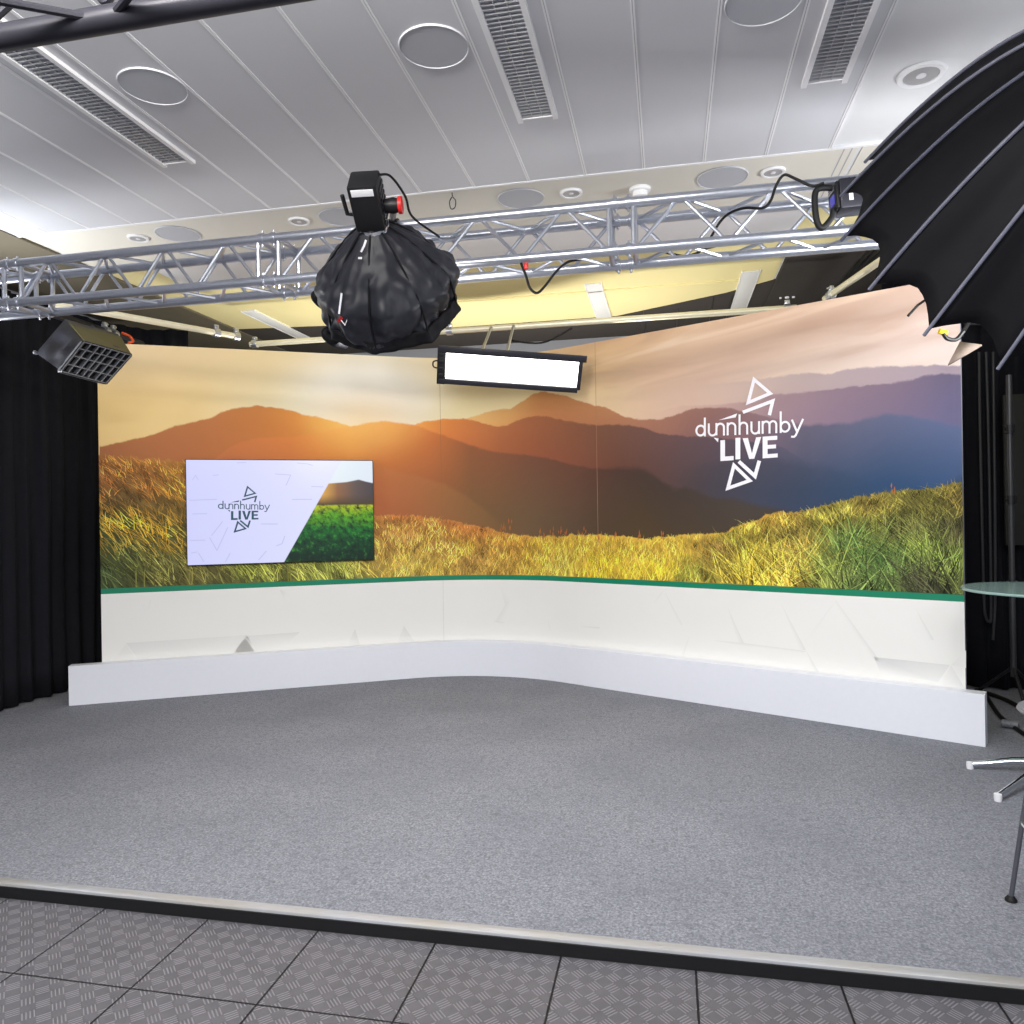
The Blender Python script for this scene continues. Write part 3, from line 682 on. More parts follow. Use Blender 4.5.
# ------------------------------------------------------------------ television on the left panel
TS0, TS1, TZ0, TZ1 = -2.596, -1.064, 1.076, 1.952
def mat_screen():
    t = NT('television_picture'); uvn = t.new('ShaderNodeUVMap', uv_map='uv'); x, y, _ = t.sep(uvn.outputs[0])
    white = t.mix(x, lin((206, 208, 250)), lin((226, 228, 252)))
    # diagonal cut: from (0.505,0) to (0.74,0.76) then picture to the right
    cut = t.math('SUBTRACT', x, t.math('ADD', 0.500, t.math('MULTIPLY', y, 0.325)))
    inp = t.maprange(cut, -0.002, 0.002)
    nz = t.noise(t.comb(t.math('MULTIPLY', x, 30), t.math('ADD', t.math('MULTIPLY', y, 16), t.math('MULTIPLY', x, 8))), 1.0, 5, 0.7); n2 = t.noise(t.comb(x, y), 7, 3)
    gy = t.math('ADD', y, t.math('MULTIPLY', t.math('SUBTRACT', n2, 0.5), 0.16))
    grass = t.ramp(gy, [(0.0, lin((6, 36, 26))), (0.18, lin((10, 70, 34))), (0.33, lin((22, 112, 36))), (0.45, lin((96, 164, 16))), (0.54, lin((186, 194, 20)))])
    grass = t.mix(t.maprange(nz, 0.56, 0.36), grass, lin((4, 32, 20)))
    grass = t.mix(t.math('MULTIPLY', t.maprange(nz, 0.55, 0.75), 0.6), grass, lin((90, 180, 60)))
    hill = t.ramp(x, [(0.72, lin((214, 160, 70))), (0.80, lin((138, 94, 58))), (0.9, lin((92, 76, 72))), (1.0, lin((70, 62, 66)))])
    hill = t.mix(t.maprange(y, 0.66, 0.56), hill, lin((74, 60, 40)))
    hr = t.curve(x, [(0.0, 0.78), (0.74, 0.77), (0.85, 0.785), (0.92, 0.81), (0.96, 0.79), (1.0, 0.775)])
    sky = t.mix(x, lin((226, 236, 226)), lin((222, 232, 244)))
    pic = t.mix(t.maprange(t.math('SUBTRACT', hr, y), -0.006, 0.006), sky, hill)
    pic = t.mix(t.maprange(t.math('SUBTRACT', 0.555, y), -0.008, 0.008), pic, grass)
    c = t.mix(inp, white, pic)
    t.set(col=(0.01, 0.01, 0.01, 1), ecol=c, estr=0.61, rough=0.25, spec=0.3); return t.m
tv = thing('television', 'wide flat television showing a white logo slide, mounted on printed backdrop', 'television', w3((TS0+TS1)/2, TZ0, -0.03))
pA, pB = wpos(TS0), wpos(TS1); td = (pB-pA).normalized(); tn = Vector((td.y, -td.x))
def tvp(u, v, off): q = pA+(pB-pA)*u+tn*off; return Vector((q.x, q.y, TZ0+(TZ1-TZ0)*v))
b = MB(); TMAT = Matrix.Translation((pA.x, pA.y, TZ0)) @ Matrix(((td.x, -tn.x, 0, 0), (td.y, -tn.y, 0, 0), (0, 0, 1, 0), (0, 0, 0, 1)))
TW, TH = (pB-pA).length, TZ1-TZ0
b.box((-0.006, -0.042, -0.006), (TW+0.006, -0.004, TH+0.006), TMAT, bev=0.004); b.build('bezel', M['black'], tv)
b = MB(); uvl = b.bm.loops.layers.uv.new('uv'); f = b.poly([tvp(0, 0, .0425), tvp(1, 0, .0425), tvp(1, 1, .0425), tvp(0, 1, .0425)])
for lp, q in zip(f.loops, ((0, 0), (1, 0), (1, 1), (0, 1))): lp[uvl].uv = q
b.build('screen', mat_screen(), tv, smooth=False, recalc=False)
# logo and facets on the screen
us = [(p[0], p[1]) for sh in SH for p in sh]
lg = [[hit(680+p[0]*140/1024, 360+p[1]*140/1024) for p in sh] for sh in SH]
al = [q for sh in lg for q in sh]; ls0, ls1 = min(q[0] for q in al), max(q[0] for q in al); lz0, lz1 = min(q[1] for q in al), max(q[1] for q in al)
# on screen: spans u 0.158..0.43, v 0.30..0.755
b = MB()
for i, sh in enumerate(lg): b.poly([tvp(0.158+(q[0]-ls0)/(ls1-ls0)*0.272, 0.298+(q[1]-lz0)/(lz1-lz0)*0.455, .0436+i*4e-6) for q in sh])
b.build('screen_logo', emis('screen_teal', (14, 70, 86), 0.6), tv, smooth=False)
M['sfacet'] = emis('screen_facet_grey', (190, 192, 234), 0.57)
def tri(px, py): return ((px-33)/(985-33), (585-py)/(585-60))
for pl in [[(62,160),(78,138),(90,160)], [(160,138),(190,135)], [(280,74),(325,72)], [(470,130),(550,136),(525,190)], [(585,74),(640,78),(665,86)], [(655,195),(720,198)], [(555,262),(660,262)], [(45,262),(180,258)],
           [(45,462),(120,462)], [(60,330),(130,330)], [(150,440),(205,370)], [(140,450),(175,515),(230,400)], [(395,386),(480,388)], [(470,500),(500,490),(515,450)], [(85,525),(110,570)], [(215,575),(240,530)], [(50,525),(80,520)], [(380,570),(420,525)]]:
    if len(pl) == 3 and pl[0] == (62, 160): pl = pl
    b = MB()
    for q in stroke(pl, 4): b.poly([tvp(*tri(*p), .0432) for p in q])
    b.build('screen_facet', M['sfacet'], tv, smooth=False)

# ------------------------------------------------------------------ drapes
def drape(name, pts, z0, z1, label, lam=0.16, amp=0.035, seed=0, mat=None, cat='curtain', pud=0.0):
    P = smooth_pts([Vector((x, y, 0)) for x, y in pts], 30); acc = [0]
    for a, c in zip(P, P[1:]): acc.append(acc[-1]+(c-a).length)
    n = int(acc[-1]/0.018); b = MB(); nz = 14; V = []
    for i in range(n+1):
        s = acc[-1]*i/n; k = min(max(int(np.searchsorted(acc, s))-1, 0), len(P)-2); f = (s-acc[k])/max(1e-6, acc[k+1]-acc[k])
        p = P[k].lerp(P[k+1], f); d = (P[k+1]-P[k]).normalized(); nn = Vector((d.y, -d.x, 0)); col = []
        for j in range(nz+1):
            h = j/nz; z = z0+(z1-z0)*h
            ph = s/lam*2*PI+2.2*noise.noise(Vector((s*1.3, seed*7.1, h*0.8)))
            o = amp*(math.sin(ph)+0.45*math.sin(ph*0.37+seed)+0.25*math.sin(2.3*ph+1))*(1.0-0.45*h)+0.03*noise.noise(Vector((s*4, h*2.2, seed)))
            if j == 0 and pud: o += pud
            q = p+nn*o; col.append(b.bm.verts.new((q.x, q.y, z)))
        V.append(col)
    for i in range(n):
        for j in range(nz): b.face([V[i][j], V[i+1][j], V[i+1][j+1], V[i][j+1]])
    o = b.build(name, mat or M['drape'], ang=80)
    m = o.modifiers.new('thickness', 'SOLIDIFY'); m.thickness = 0.005
    return tag(o, label, cat)
drape('black_drape', [(-5.08, 2.7), (-5.07, 4.2), (-5.07, 5.3), (-5.05, 5.9), (-4.85, 6.3), (-4.5, 6.45)], 0.012, ZC-0.12, 'floor-length black velvet drape hanging on the left side of the stage', seed=1)
drape('black_drape', [(1.75, 6.66), (2.0, 6.66), (2.6, 6.64), (3.70, 6.66)], 0.012, ZC-0.08, 'black drape hanging behind the glass table at the right', seed=2)
# ------------------------------------------------------------------ silver lighting truss
def truss(name, label, y, z, size, x0, x1, joints, mat, bay=0.43, rch=0.0245, rbr=0.0095, ends=0.058, seen=(-3.75, 1.25), hangs=()):
    t = thing(name, label, 'truss', ((x0+x1)/2, y+size/2, z))
    C = [(y, z+size), (y, z), (y+size, z), (y+size, z+size)]
    for cy, cz in C:
        b = MB(); b.tube((x0, cy, cz), (x1, cy, cz), rch, 16); b.build('chord', mat, t)
    js = [x0]+joints+[x1]; rest = MB(); nrest = 0
    for fi, (i0, i1) in enumerate(((0, 1), (1, 2), (3, 2), (0, 3))):
        a = Vector((0, *C[i0])); c = Vector((0, *C[i1]))
        for j0, j1 in zip(js, js[1:]):
            s0, s1 = j0+(ends if j0 != x0 else 0), j1-(ends if j1 != x1 else 0)
            n = max(2, round((s1-s0)/(bay/2))); n += n % 2; st = (s1-s0)/n
            for k in range(n):
                lo, hi = (c, a) if fi != 2 else (a, c)
                p = lo if k % 2 == 0 else hi; q = hi if k % 2 == 0 else lo
                P, Q = Vector((s0+st*k+0.008, p.y, p.z)), Vector((s0+st*(k+1)-0.008, q.y, q.z))
                if seen[0] < P.x < seen[1]: b = MB(); b.tube(P, Q, rbr, 8); b.build('brace', mat, t)
                else: rest.tube(P, Q, rbr, 8); nrest += 1
    if nrest: o = rest.build('lattice', mat, t); o['kind'] = 'stuff'
    for hx in hangs:
        b = MB(); b.tube((hx, y+size/2, z+size), (hx, y+size/2, ZC-0.002), 0.010, 8); b.tube((hx, y-rch, z+size), (hx, y+size+rch, z+size), 0.014, 8); b.build('hanger', mat, t)
    for j in joints:
        b = MB()
        for sx in (-1, 1):
            xx = j+sx*ends
            for i in range(4):
                p, q = C[i], C[(i+1) % 4]; b.tube((xx, *p), (xx, *q), rbr*1.35, 8)
        for cy, cz in C:
            b.lathe([(rch*0.8, -0.045), (rch*1.22, -0.045), (rch*1.22, -0.02), (rch*0.95, -0.018), (rch*0.95, 0.018), (rch*1.22, 0.02), (rch*1.22, 0.045), (rch*0.8, 0.045)], Matrix.Translation((j, cy, cz)) @ Matrix.Rotation(PI/2, 4, 'Y'), 14)
            for sx in (-0.032, 0.032): b.tube((j+sx, cy, cz-rch*1.7), (j+sx, cy, cz+rch*1.7), 0.006, 6)
        b.build('coupler', mat, t)
    return t
YT, ZTB, TSZ = 3.62, 2.708, 0.222
truss('lighting_truss', 'long silver aluminium box truss spanning the stage under the ceiling', YT, ZTB, TSZ, -4.95, 3.45, [-3.645, -2.045, -0.195, 1.65], M['alu'], hangs=(-4.6, 2.4))
bt = truss('black_truss', 'black truss beam crossing the upper left corner close to the ceiling', 1.758-0.27, 2.80, 0.27, -5.195, 3.22, [], M['blackmetal'], bay=0.94, rch=0.034, rbr=0.011, seen=(-2.0, 0), hangs=(-3.6, 2.4))
b = MB()
for x0 in (-1.46,):
    b.path(smooth_pts([(x0-0.06, 1.758, 3.05), (x0-0.045, 1.758, 2.93), (x0, 1.758, 2.85), (x0+0.045, 1.758, 2.93), (x0+0.06, 1.758, 3.05)]), 0.012, 8)
b.build('bracket', M['blackmetal'], bt)
for k, (yy, zz) in enumerate(((1.758, 3.07), )):
    pass

# ------------------------------------------------------------------ hanging pipes above the backdrop
def pipe(name, a, c, r, mat, label, clamps=()):
    a, c = Vector(a), Vector(c); t = thing(name, label, 'pipe', (a+c)/2)
    b = MB(); b.tube(a, c, r, 14); b.build('tube', mat, t)
    for f in clamps:
        p = a.lerp(c, f); m = frame(p, c-a); b = MB()
        b.lathe([(r*1.05, -0.025), (r*1.5, -0.025), (r*1.5, 0.025), (r*1.05, 0.025)], m, 12); b.box((r, -0.014, -0.02), (r*2.6, 0.014, 0.02), m, bev=0.003); b.tube(m @ Vector((r*1.9, -0.03, 0)), m @ Vector((r*1.9, 0.03, 0)), 0.007, 8)
        b.build('clamp', M['alu'], t)
    return t
pipe('rigging_pipe', (-3.72, 6.24, 3.05), (1.02, 6.26, 3.05), 0.025, M['pipe'], 'long cream pipe running straight across above the top of backdrop', (0.01, 0.40, 0.985))
pipe('rigging_pipe', (-4.33, 4.62, 3.03), (-3.66, 5.95, 3.05), 0.026, M['pipe'], 'cream pipe running back diagonally above left end of the backdrop', (0.86, 0.985))
pipe('rigging_pipe', (-4.50, 4.62, 3.02), (-4.585, 5.9, 3.03), 0.03, M['blackmetal'], 'dark pipe above the louvre-faced lamp on the left drape', (0.62, 0.7))
pipe('rigging_pipe', (1.62, 3.88, 3.03), (1.19, 6.05, 3.05), 0.024, M['pipe'], 'cream pipe running back above the right part of backdrop', (0.95,))
t = thing('hanging_loom', 'bundle of parallel dark cables along the charcoal ceiling at right', 'cable', (1.3, 5.4, 3.3))
for k in range(3):
    b = MB(); b.path(smooth_pts([onz(884+k*9, 232, 3.25), onz(857+k*6, 262, 3.25), onz(829+k*3, 297, 3.25)]), 0.011, 8); b.build('cable', M['rubber'], t)

# ------------------------------------------------------------------ LED panel hanging from the long pipe
c0 = ony(512, 369.5, 5.95)
lt = thing('led_panel_light', 'long bright white light panel hanging above the middle of backdrop', 'stage light', c0)
view = (O-c0).normalized(); zf = (view+Vector((0, 0, -0.25))).normalized()
xh = CAMROT @ Vector((math.cos(-0.078), math.sin(-0.078), 0))
LM = frame(c0, zf, xh)
hw, hh = 0.535, 0.108
b = MB(); b.box((-hw-0.055, -hh-0.03, -0.085), (hw+0.035, hh+0.03, -0.006), LM, bev=0.008); b.build('housing', M['blackmetal'], lt)
b = MB(); b.box((-hw, -hh, -0.005), (hw, hh, 0.002), LM); b.build('diffuser', M['led'], lt, smooth=False)
b = MB(); b.box((-hw-0.06, hh+0.002, -0.09), (hw+0.055, hh+0.012, 0.055), LM); b.box((-hw-0.06, hh, 0.045), (hw+0.055, hh+0.055, 0.057), LM, bev=0.003); b.build('barn_door', M['blackmetal'], lt)
b = MB(); b.box((-hw-0.055, -hh-0.045, -0.02), (hw+0.01, -hh-0.002, 0.022), LM, bev=0.004); b.build('barn_door', M['blackmetal'], lt)
b = MB(); b.box((-hw-0.07, -hh-0.05, -0.03), (-hw-0.005, hh+0.03, 0.016), LM, bev=0.005)
for k in range(4): b.box((-hw-0.062, -hh+0.01+k*0.055, 0.016), (-hw-0.02, -hh+0.04+k*0.055, 0.024), LM, bev=0.003)
b.build('end_cap', M['black'], lt)
b = MB(); b.path(smooth_pts([LM @ Vector((-hw-0.06, -0.035, -0.01)), LM @ Vector((-hw-0.10, -0.02, 0)), LM @ Vector((-hw-0.10, 0.02, 0)), LM @ Vector((-hw-0.06, 0.03, -0.01))]), 0.006, 8); b.build('handle', M['black'], lt)
b = MB()
for fx in (-0.20, 0.0):
    top = LM @ Vector((fx-0.05, hh+0.02, -0.05)); b.path([top, Vector((top.x, 6.22, 3.05))], 0.012, 8)
b.build('hanger', M['alu'], lt)

# ------------------------------------------------------------------ left lamp with egg-crate grid
lf = thing('grid_softbox', 'boxy black soft box with a square grid face hanging against left drape', 'stage light', (-4.4, 5.2, 2.7))
D = 5.30
Gc = [dep(*p) for p in ((84, 342, 5.05), (131, 355, 5.35), (106, 383, 5.20), (61, 371, 4.92))]     # TL TR BR BL of the grid face
gx = ((Gc[1]-Gc[0])+(Gc[2]-Gc[3])).normalized(); gd = ((Gc[3]-Gc[0])+(Gc[2]-Gc[1])); gd = (gd-gx*gd.dot(gx)).normalized(); gn = gx.cross(gd)
gc = sum(Gc, Vector())/4
if gn.dot(O-gc) < 0: gn = -gn
gw = ((Gc[1]-Gc[0]).length+(Gc[2]-Gc[3]).length)/4; gh = ((Gc[3]-Gc[0]).length+(Gc[2]-Gc[1]).length)/4
GM = Matrix((gx, gd, gn)).transposed().to_4x4(); GM.translation = gc
rear = [dep(*p) for p in ((65, 319, 5.35), (118, 334, 5.62), (92, 366, 5.5), (36, 353, 5.20))]
def gq(u, v, w=0.0): return Gc[0].lerp(Gc[1], u).lerp(Gc[3].lerp(Gc[2], u), v)+gn*w
front = [gq(0, 0), gq(1, 0), gq(1, 1), gq(0, 1)]
b = MB()
for k in range(4):
    p0, p1, q1, q0 = rear[k], rear[(k+1) % 4], front[(k+1) % 4], front[k]
    def fn(u, v, p0=p0, p1=p1, q0=q0, q1=q1):
        p = p0.lerp(p1, u).lerp(q0.lerp(q1, u), v); e = min(u, 1-u, v, 1-v); return p+Vector((0.4, -0.8, 0.2))*0.05*noise.noise(p*9)*min(1, e*5)
    b.grid(fn, 15, 11)
b.poly(rear); bmesh.ops.remove_doubles(b.bm, verts=b.bm.verts[:], dist=0.002); b.build('hood', M['fabric'], lf)
b = MB(); upv = Vector((0, 0, 0.006))
b.poly([rear[0].lerp(front[0], 0.28)+upv+(O-gc).normalized()*0.02, rear[1].lerp(front[1], 0.2)+upv+(O-gc).normalized()*0.02, front[1]+upv, front[0]+upv]); o = b.build('top_panel', M['olive'], lf, smooth=False); o.modifiers.new('thickness', 'SOLIDIFY').thickness = 0.004
b = MB()
def bar(a, c): b.poly([gq(*a, 0.012), gq(*c, 0.012), gq(*c, -0.035), gq(*a, -0.035)])
for i in range(8): bar((i/7, 0), (i/7, 1))
for j in range(5): bar((0, j/4), (1, j/4))
o = b.build('grid', M['gridcloth'], lf, smooth=False); o.modifiers.new('thickness', 'SOLIDIFY').thickness = 0.007
b = MB(); b.poly([gq(0.02, 0.02, -0.037), gq(0.98, 0.02, -0.037), gq(0.98, 0.98, -0.037), gq(0.02, 0.98, -0.037)]); o = b.build('diffuser', M['fabric2'], lf, smooth=False); o.modifiers.new('thickness', 'SOLIDIFY').thickness = 0.003
b = MB()
for k in range(4): b.tube(front[k], front[(k+1) % 4], 0.011, 8)
b.build('face_frame', M['black'], lf)
b = MB(); b.tube(rear[3], rear[3]+(rear[3]-front[3]).normalized()*0.02, 0.014, 8); b.build('knob', M['alu'], lf)
b = MB(); m1 = (rear[0]+rear[1])/2; b.tube(m1, Vector((-4.53, 5.25, 3.03)), 0.014, 8); b.build('hanger', M['blackmetal'], lf)
b = MB(); q = dep(122, 333, 5.45); b.path(smooth_pts([q, dep(129, 336, 5.45), dep(133, 341, 5.45), dep(128, 343, 5.42)]), 0.009, 8); b.build('safety_cord', M['orange'], lf)

# ------------------------------------------------------------------ octagonal soft box in front of the truss
RGT = CAMROT @ Vector((1, 0, 0)); FWD = Vector((-math.sin(YAW), math.cos(YAW), 0))
C0 = ony(391, 305, 3.22); n0 = (RGT*0.05+FWD*0.78-Vector((0, 0, 0.62))).normalized(); R0, D0 = 0.300, 0.385
sb = thing('softbox', 'black cloth octagonal soft box hanging in front of the silver truss', 'softbox', C0)
OM = frame(C0, n0, (1, 0, 0))
def dome(th, t, R, D, ribs, sag, puff):
    k = th*ribs/(2*PI); ph = abs((k % 1)-0.5)*2          # 1 at ribs, 0 midway
    if t < 0.6: x = 0.93*(t/0.6); z = -D+0.60*D*(t/0.6)**1.25
    else: q = (t-0.6)/0.4; x = 0.93+0.07*math.sin(q*PI/2); z = -0.40*D*(1-q)
    r = 0.055+(R-0.055)*x
    return r*(1-sag*(1-ph*ph)*t**6+puff*(1-ph*ph)*math.sin(PI*min(1, t*1.05))), z
b = MB()
def fn(u, v):
    th = u*2*PI; r, z = dome(th, v, R0, D0, 8, 0.07, 0.10)
    p = Vector((r*math.cos(th), r*math.sin(th), z)); q = p.normalized()
    w = noise.noise(p*9+Vector((3, 1, 2)))*0.040*v+(abs(noise.noise(p*13+Vector((5, 2, 8))))-0.2)*0.055*v*(1-0.4*v)+noise.noise(p*24)*0.004+noise.noise(Vector((th*6, v*2.2, 4)))*0.030*v*(1-0.3*v)
    return OM @ (p+q*w)
b.grid(fn, 160, 46, wrap=True); o = b.build('cloth_hood', M['fabric'], sb, ang=60)
b = MB()
def fn2(u, v):
    th = u*2*PI; r, z = dome(th, 1.0, R0, D0, 8, 0.07, 0.10)
    p = Vector(((r+0.002+0.016*v)*math.cos(th), (r+0.002+0.016*v)*math.sin(th), -0.035+0.060*v)); return OM @ (p+Vector((0, 0, 0.012*noise.noise(Vector((th*5, v, 1)))))+p.normalized()*0.012*noise.noise(Vector((th*7, v*2, 9))))
b.grid(fn2, 120, 6, wrap=True); o = b.build('front_lip', M['fabric2'], sb, ang=60); o.modifiers.new('thickness', 'SOLIDIFY').thickness = 0.006
b = MB(); b.lathe([(0.0, -0.02), (R0*0.80, -0.02), (R0*0.80, -0.012), (0.0, -0.012)], OM, 32); b.build('diffuser', M['whitemark'], sb)
for k in range(8):
    b = MB(); th = 2*PI*k/8
    pts = []
    for i in range(12):
        v = 0.02+0.98*i/11; r, z = dome(th, v, R0+0.004, D0+0.002, 8, 0.07, 0.0); pts.append(OM @ Vector((r*math.cos(th), r*math.sin(th), z)))
    b.path(pts, 0.005, 6); b.build('rib', M['fabric2'], sb)
for qx, qy in ((312, 297), (322, 334)):
    b = MB(); q = ony(qx, qy, 3.12); b.path(smooth_pts([q+Vector((0.05, 0.03, 0.03)), q+Vector((0.02, -0.01, 0.0)), q+Vector((0.045, 0.02, -0.035)), q+Vector((0.085, 0.07, -0.04))]), 0.020, 10)
    b.build('strap', M['fabric2'], sb)
b = MB(); b.lathe([(0.050, -D0-0.015), (0.066, -D0-0.012), (0.066, -D0+0.02), (0.052, -D0+0.022)], OM, 24); b.build('speed_ring', M['chrome'], sb)
# little marks on the cloth
def cloth_mark(pix, wid, name, mat):
    b = MB(); pts = []
    for px, py in pix:
        # march along the ray to meet the hood surface
        d = ray(px, py).normalized(); best = None; inv = OM.inverted()
        for i in range(500):
            p = O+d*(2.6+i*0.002); q = inv @ p; rr = math.hypot(q.x, q.y)
            if -D0 < q.z < 0 and rr <= 0.055+(R0*1.05-0.055)*(0.93*min(1, (1+q.z/D0)/0.6)**0.8 if q.z < -0.4*D0 else 1): best = p; break
        if best is None: best = ony(px, py, 3.0)
        pts.append(best-d*0.030)
    side = CAMROT @ Vector((1, 0, 0)); dirs = (pts[-1]-pts[0]).normalized(); nrm = ray(*pix[0]).normalized(); side = nrm.cross(dirs).normalized()
    for a, c in zip(pts, pts[1:]): b.poly([a+side*wid, a-side*wid, c-side*wid, c+side*wid])
    o = b.build(name, mat, sb, smooth=False); return o
cloth_mark([(339, 314), (340, 306), (341, 298), (341.5, 293)], 0.004, 'brand_mark', M['whitemark'])
cloth_mark([(338, 322), (342, 317)], 0.006, 'brand_mark', M['red'])
cloth_mark([(341, 320), (345, 325), (347, 320)], 0.0035, 'brand_mark', M['whitemark'])
cloth_mark([(366, 240), (364, 246), (361, 252)], 0.004, 'brand_mark', M['whitemark'])
cloth_mark([(358, 258), (362, 258)], 0.004, 'brand_mark', M['whitemark'])
# lamp head on the back of it
sh = thing('studio_lamp', 'black studio lamp head with carrying handle on top of the soft box', 'studio lamp', OM @ Vector((0, 0, -D0-0.15)))
ax = -n0
e1 = (CAMROT @ Vector((1, 0, 0))); 
HM = frame(OM @ Vector((0, 0, -D0-0.012)), -n0, e1)
b = MB(); b.box((-0.060, -0.066, 0.0), (0.060, 0.066, 0.195), HM, bev=0.012); b.build('body', M['black'], sh)
b = MB(); b.box((-0.045, 0.0665, 0.02), (0.040, 0.069, 0.14), HM, bev=0.001); b.build('back_panel', M['fabric2'], sh)
b = MB(); b.box((-0.044, 0.0665, 0.155), (0.044, 0.070, 0.183), HM, bev=0.001); b.build('name_plate', M['whitemark'], sh)
b = MB(); b.box((-0.044, -0.070, 0.155), (0.044, -0.0665, 0.183), HM, bev=0.001); b.build('name_plate', M['whitemark'], sh)
b = MB()
for k in range(7): b.box((0.0605, -0.05, 0.02+k*0.022), (0.065, 0.05, 0.032+k*0.022), HM)
b.build('cooling_fins', M['blackmetal'], sh)
b = MB(); b.path([HM @ Vector(q) for q in ((-0.060, 0, 0.045), (-0.095, 0, 0.05), (-0.098, 0, 0.13))], 0.009, 8); b.build('tilt_lever', M['black'], sh)
hub = HM @ Vector((0.100, 0, 0.075))
b = MB(); b.lathe([(0.0, -0.04), (0.026, -0.04), (0.032, 0.0), (0.026, 0.02), (0.0, 0.022)], frame(hub, HM.to_3x3() @ Vector((1, 0, 0))), 20); b.build('yoke', M['black'], sh)
b = MB(); b.lathe([(0.018, 0.018), (0.034, 0.020), (0.034, 0.034), (0.018, 0.036)], frame(hub, HM.to_3x3() @ Vector((1, 0, 0))), 20); b.build('yoke_knob', M['red'], sh)
b = MB(); cl = Vector((hub.x*YT/hub.y, YT, ZTB+TSZ)); b.path([hub, cl+Vector((0, -0.02, 0.03))], 0.016, 10)
b.lathe([(0.027, -0.025), (0.036, -0.025), (0.036, 0.025), (0.027, 0.025)], frame(cl, (1, 0, 0)), 14); b.build('truss_clamp', M['blackmetal'], sh)
b = MB(); b.path(smooth_pts([HM @ Vector((0.058, 0.03, 0.19)), HM @ Vector((0.10, 0.05, 0.17)), HM @ Vector((0.145, 0.04, 0.09)), HM @ Vector((0.16, 0.04, 0.0)), OM @ Vector((0.245, -0.10, -0.28))]), 0.005, 8); b.build('power_cable', M['rubber'], sh)

# ------------------------------------------------------------------ big ribbed umbrella soft box at upper right
kk = 0.78
C1 = O+(Vector((1.50335, 3.63195, 2.60377))-O)*kk; az, el = 1.8104, -0.5103; R1, D1 = 0.75*kk, 0.8878*kk
n1 = Vector((math.cos(el)*math.cos(az), math.cos(el)*math.sin(az), math.sin(el)))
up = Vector((0, 0, 1)); e1 = up.cross(n1).normalized(); e2 = n1.cross(e1)
ub = thing('parabolic_softbox', 'huge black ribbed umbrella-shaped soft box at the upper right', 'softbox', C1)
TH0 = 0.8271; NR = 16
def para(th, x): return C1+(e1*math.cos(th)+e2*math.sin(th))*(R1*x)-n1*D1*(1-x**2.70)
b = MB(); NS = 8; NTT = 26
V = []
for i in range(NR*NS):
    th = TH0+2*PI*i/(NR*NS); f = (i % NS)/NS; w = 1-abs(2*f-1)**1.7 if i % NS else 0.0      # 0 at rib, 1 midway
    col = []
    for j in range(NTT+1):
        x = 0.10+0.90*j/NTT; xe = x*(1-0.034*w*x**3)
        p = para(th, xe); rad = (e1*math.cos(th)+e2*math.sin(th))
        p -= rad*(0.026*w*x)*R1/0.6
        p += rad*0.012*noise.noise(Vector((th*9, x*3.0, 2)))*w*x+n1*0.005*noise.noise(p*16)
        col.append(b.bm.verts.new(p))
    V.append(col)
for i in range(NR*NS):
    for j in range(NTT): b.face([V[i][j], V[(i+1) % (NR*NS)][j], V[(i+1) % (NR*NS)][j+1], V[i][j+1]])
o = b.build('canopy', M['fabric2'], ub, ang=75); o.modifiers.new('thickness', 'SOLIDIFY').thickness = 0.004
for k in range(NR):
    th = TH0+2*PI*k/NR; b = MB(); pts = [para(th, 0.10+0.91*j/20)+(e1*math.cos(th)+e2*math.sin(th))*0.004 for j in range(21)]
    b.path(pts, 0.0058, 8); b.build('rib', M['piping'], ub)
b = MB(); m = frame(C1, n1); b.lathe([(0.0, -0.16), (R1*0.78, -0.16), (R1*0.78, -0.152), (0.0, -0.152)], m, 40); b.build('diffuser', M['whitemark'], ub)
b = MB(); b.lathe([(0.05, -D1-0.02), (0.085, -D1-0.015), (0.085, -D1+0.03), (0.05, -D1+0.035)], m, 28); b.build('speed_ring', M['blackmetal'], ub)
b = MB(); hm = frame(C1-n1*(D1+0.02), -n1, e1); b.box((-0.06, -0.06, 0), (0.06, 0.06, 0.22), hm, bev=0.012); b.build('lamp_head', M['black'], ub)
b = MB(); hp = hm @ Vector((0, 0, 0.12)); b.path([hp, Vector((hp.x+0.1, hp.y-0.1, hp.z+0.02)), Vector((hp.x+0.1, 1.80, 2.80))], 0.016, 10); b.build('arm', M['blackmetal'], ub)
# small lamp body on the truss beside it
lb = thing('strobe_head', 'dark grey strobe lamp with small display clamped near right end of truss', 'studio lamp', ony(850, 195, 3.5))
c = ony(855, 196, 3.50); xd = Vector((1, 0.10, 0.06)).normalized(); BM_ = frame(c, xd, (0, 0, 1)) @ Matrix.Scale(0.84, 4)
b = MB(); b.box((-0.082, -0.072, -0.098), (0.075, 0.072, 0.19), BM_, bev=0.010); b.build('body', M['blackmetal'], lb)
b = MB(); b.box((-0.072, -0.064, -0.112), (0.064, 0.064, -0.098), BM_, bev=0.003); b.build('control_panel', M['black'], lb)
b = MB(); b.box((-0.038, -0.035, -0.1135), (0.012, 0.030, -0.112), BM_); b.build('display', M['lcd'], lb, smooth=False)
b = MB()
for k in range(3): b.box((0.03+k*0.013, -0.05, -0.1145), (0.037+k*0.013, 0.03, -0.112), BM_)
b.build('buttons', M['alu'], lb, smooth=False)
b = MB(); b.box((-0.045, 0.073, -0.055), (0.02, 0.075, -0.035), BM_); b.build('sticker', M['whitemark'], lb, smooth=False)
b = MB(); b.path(smooth_pts([BM_ @ Vector(q) for q in ((0.055, 0.0, -0.105), (0.06, 0.0, -0.175), (0.02, 0, -0.20), (-0.10, 0, -0.20), (-0.145, 0, -0.175), (-0.10, 0, -0.125), (-0.055, 0, -0.108))]), 0.0135, 10); b.build('handle', M['rubber'], lb)
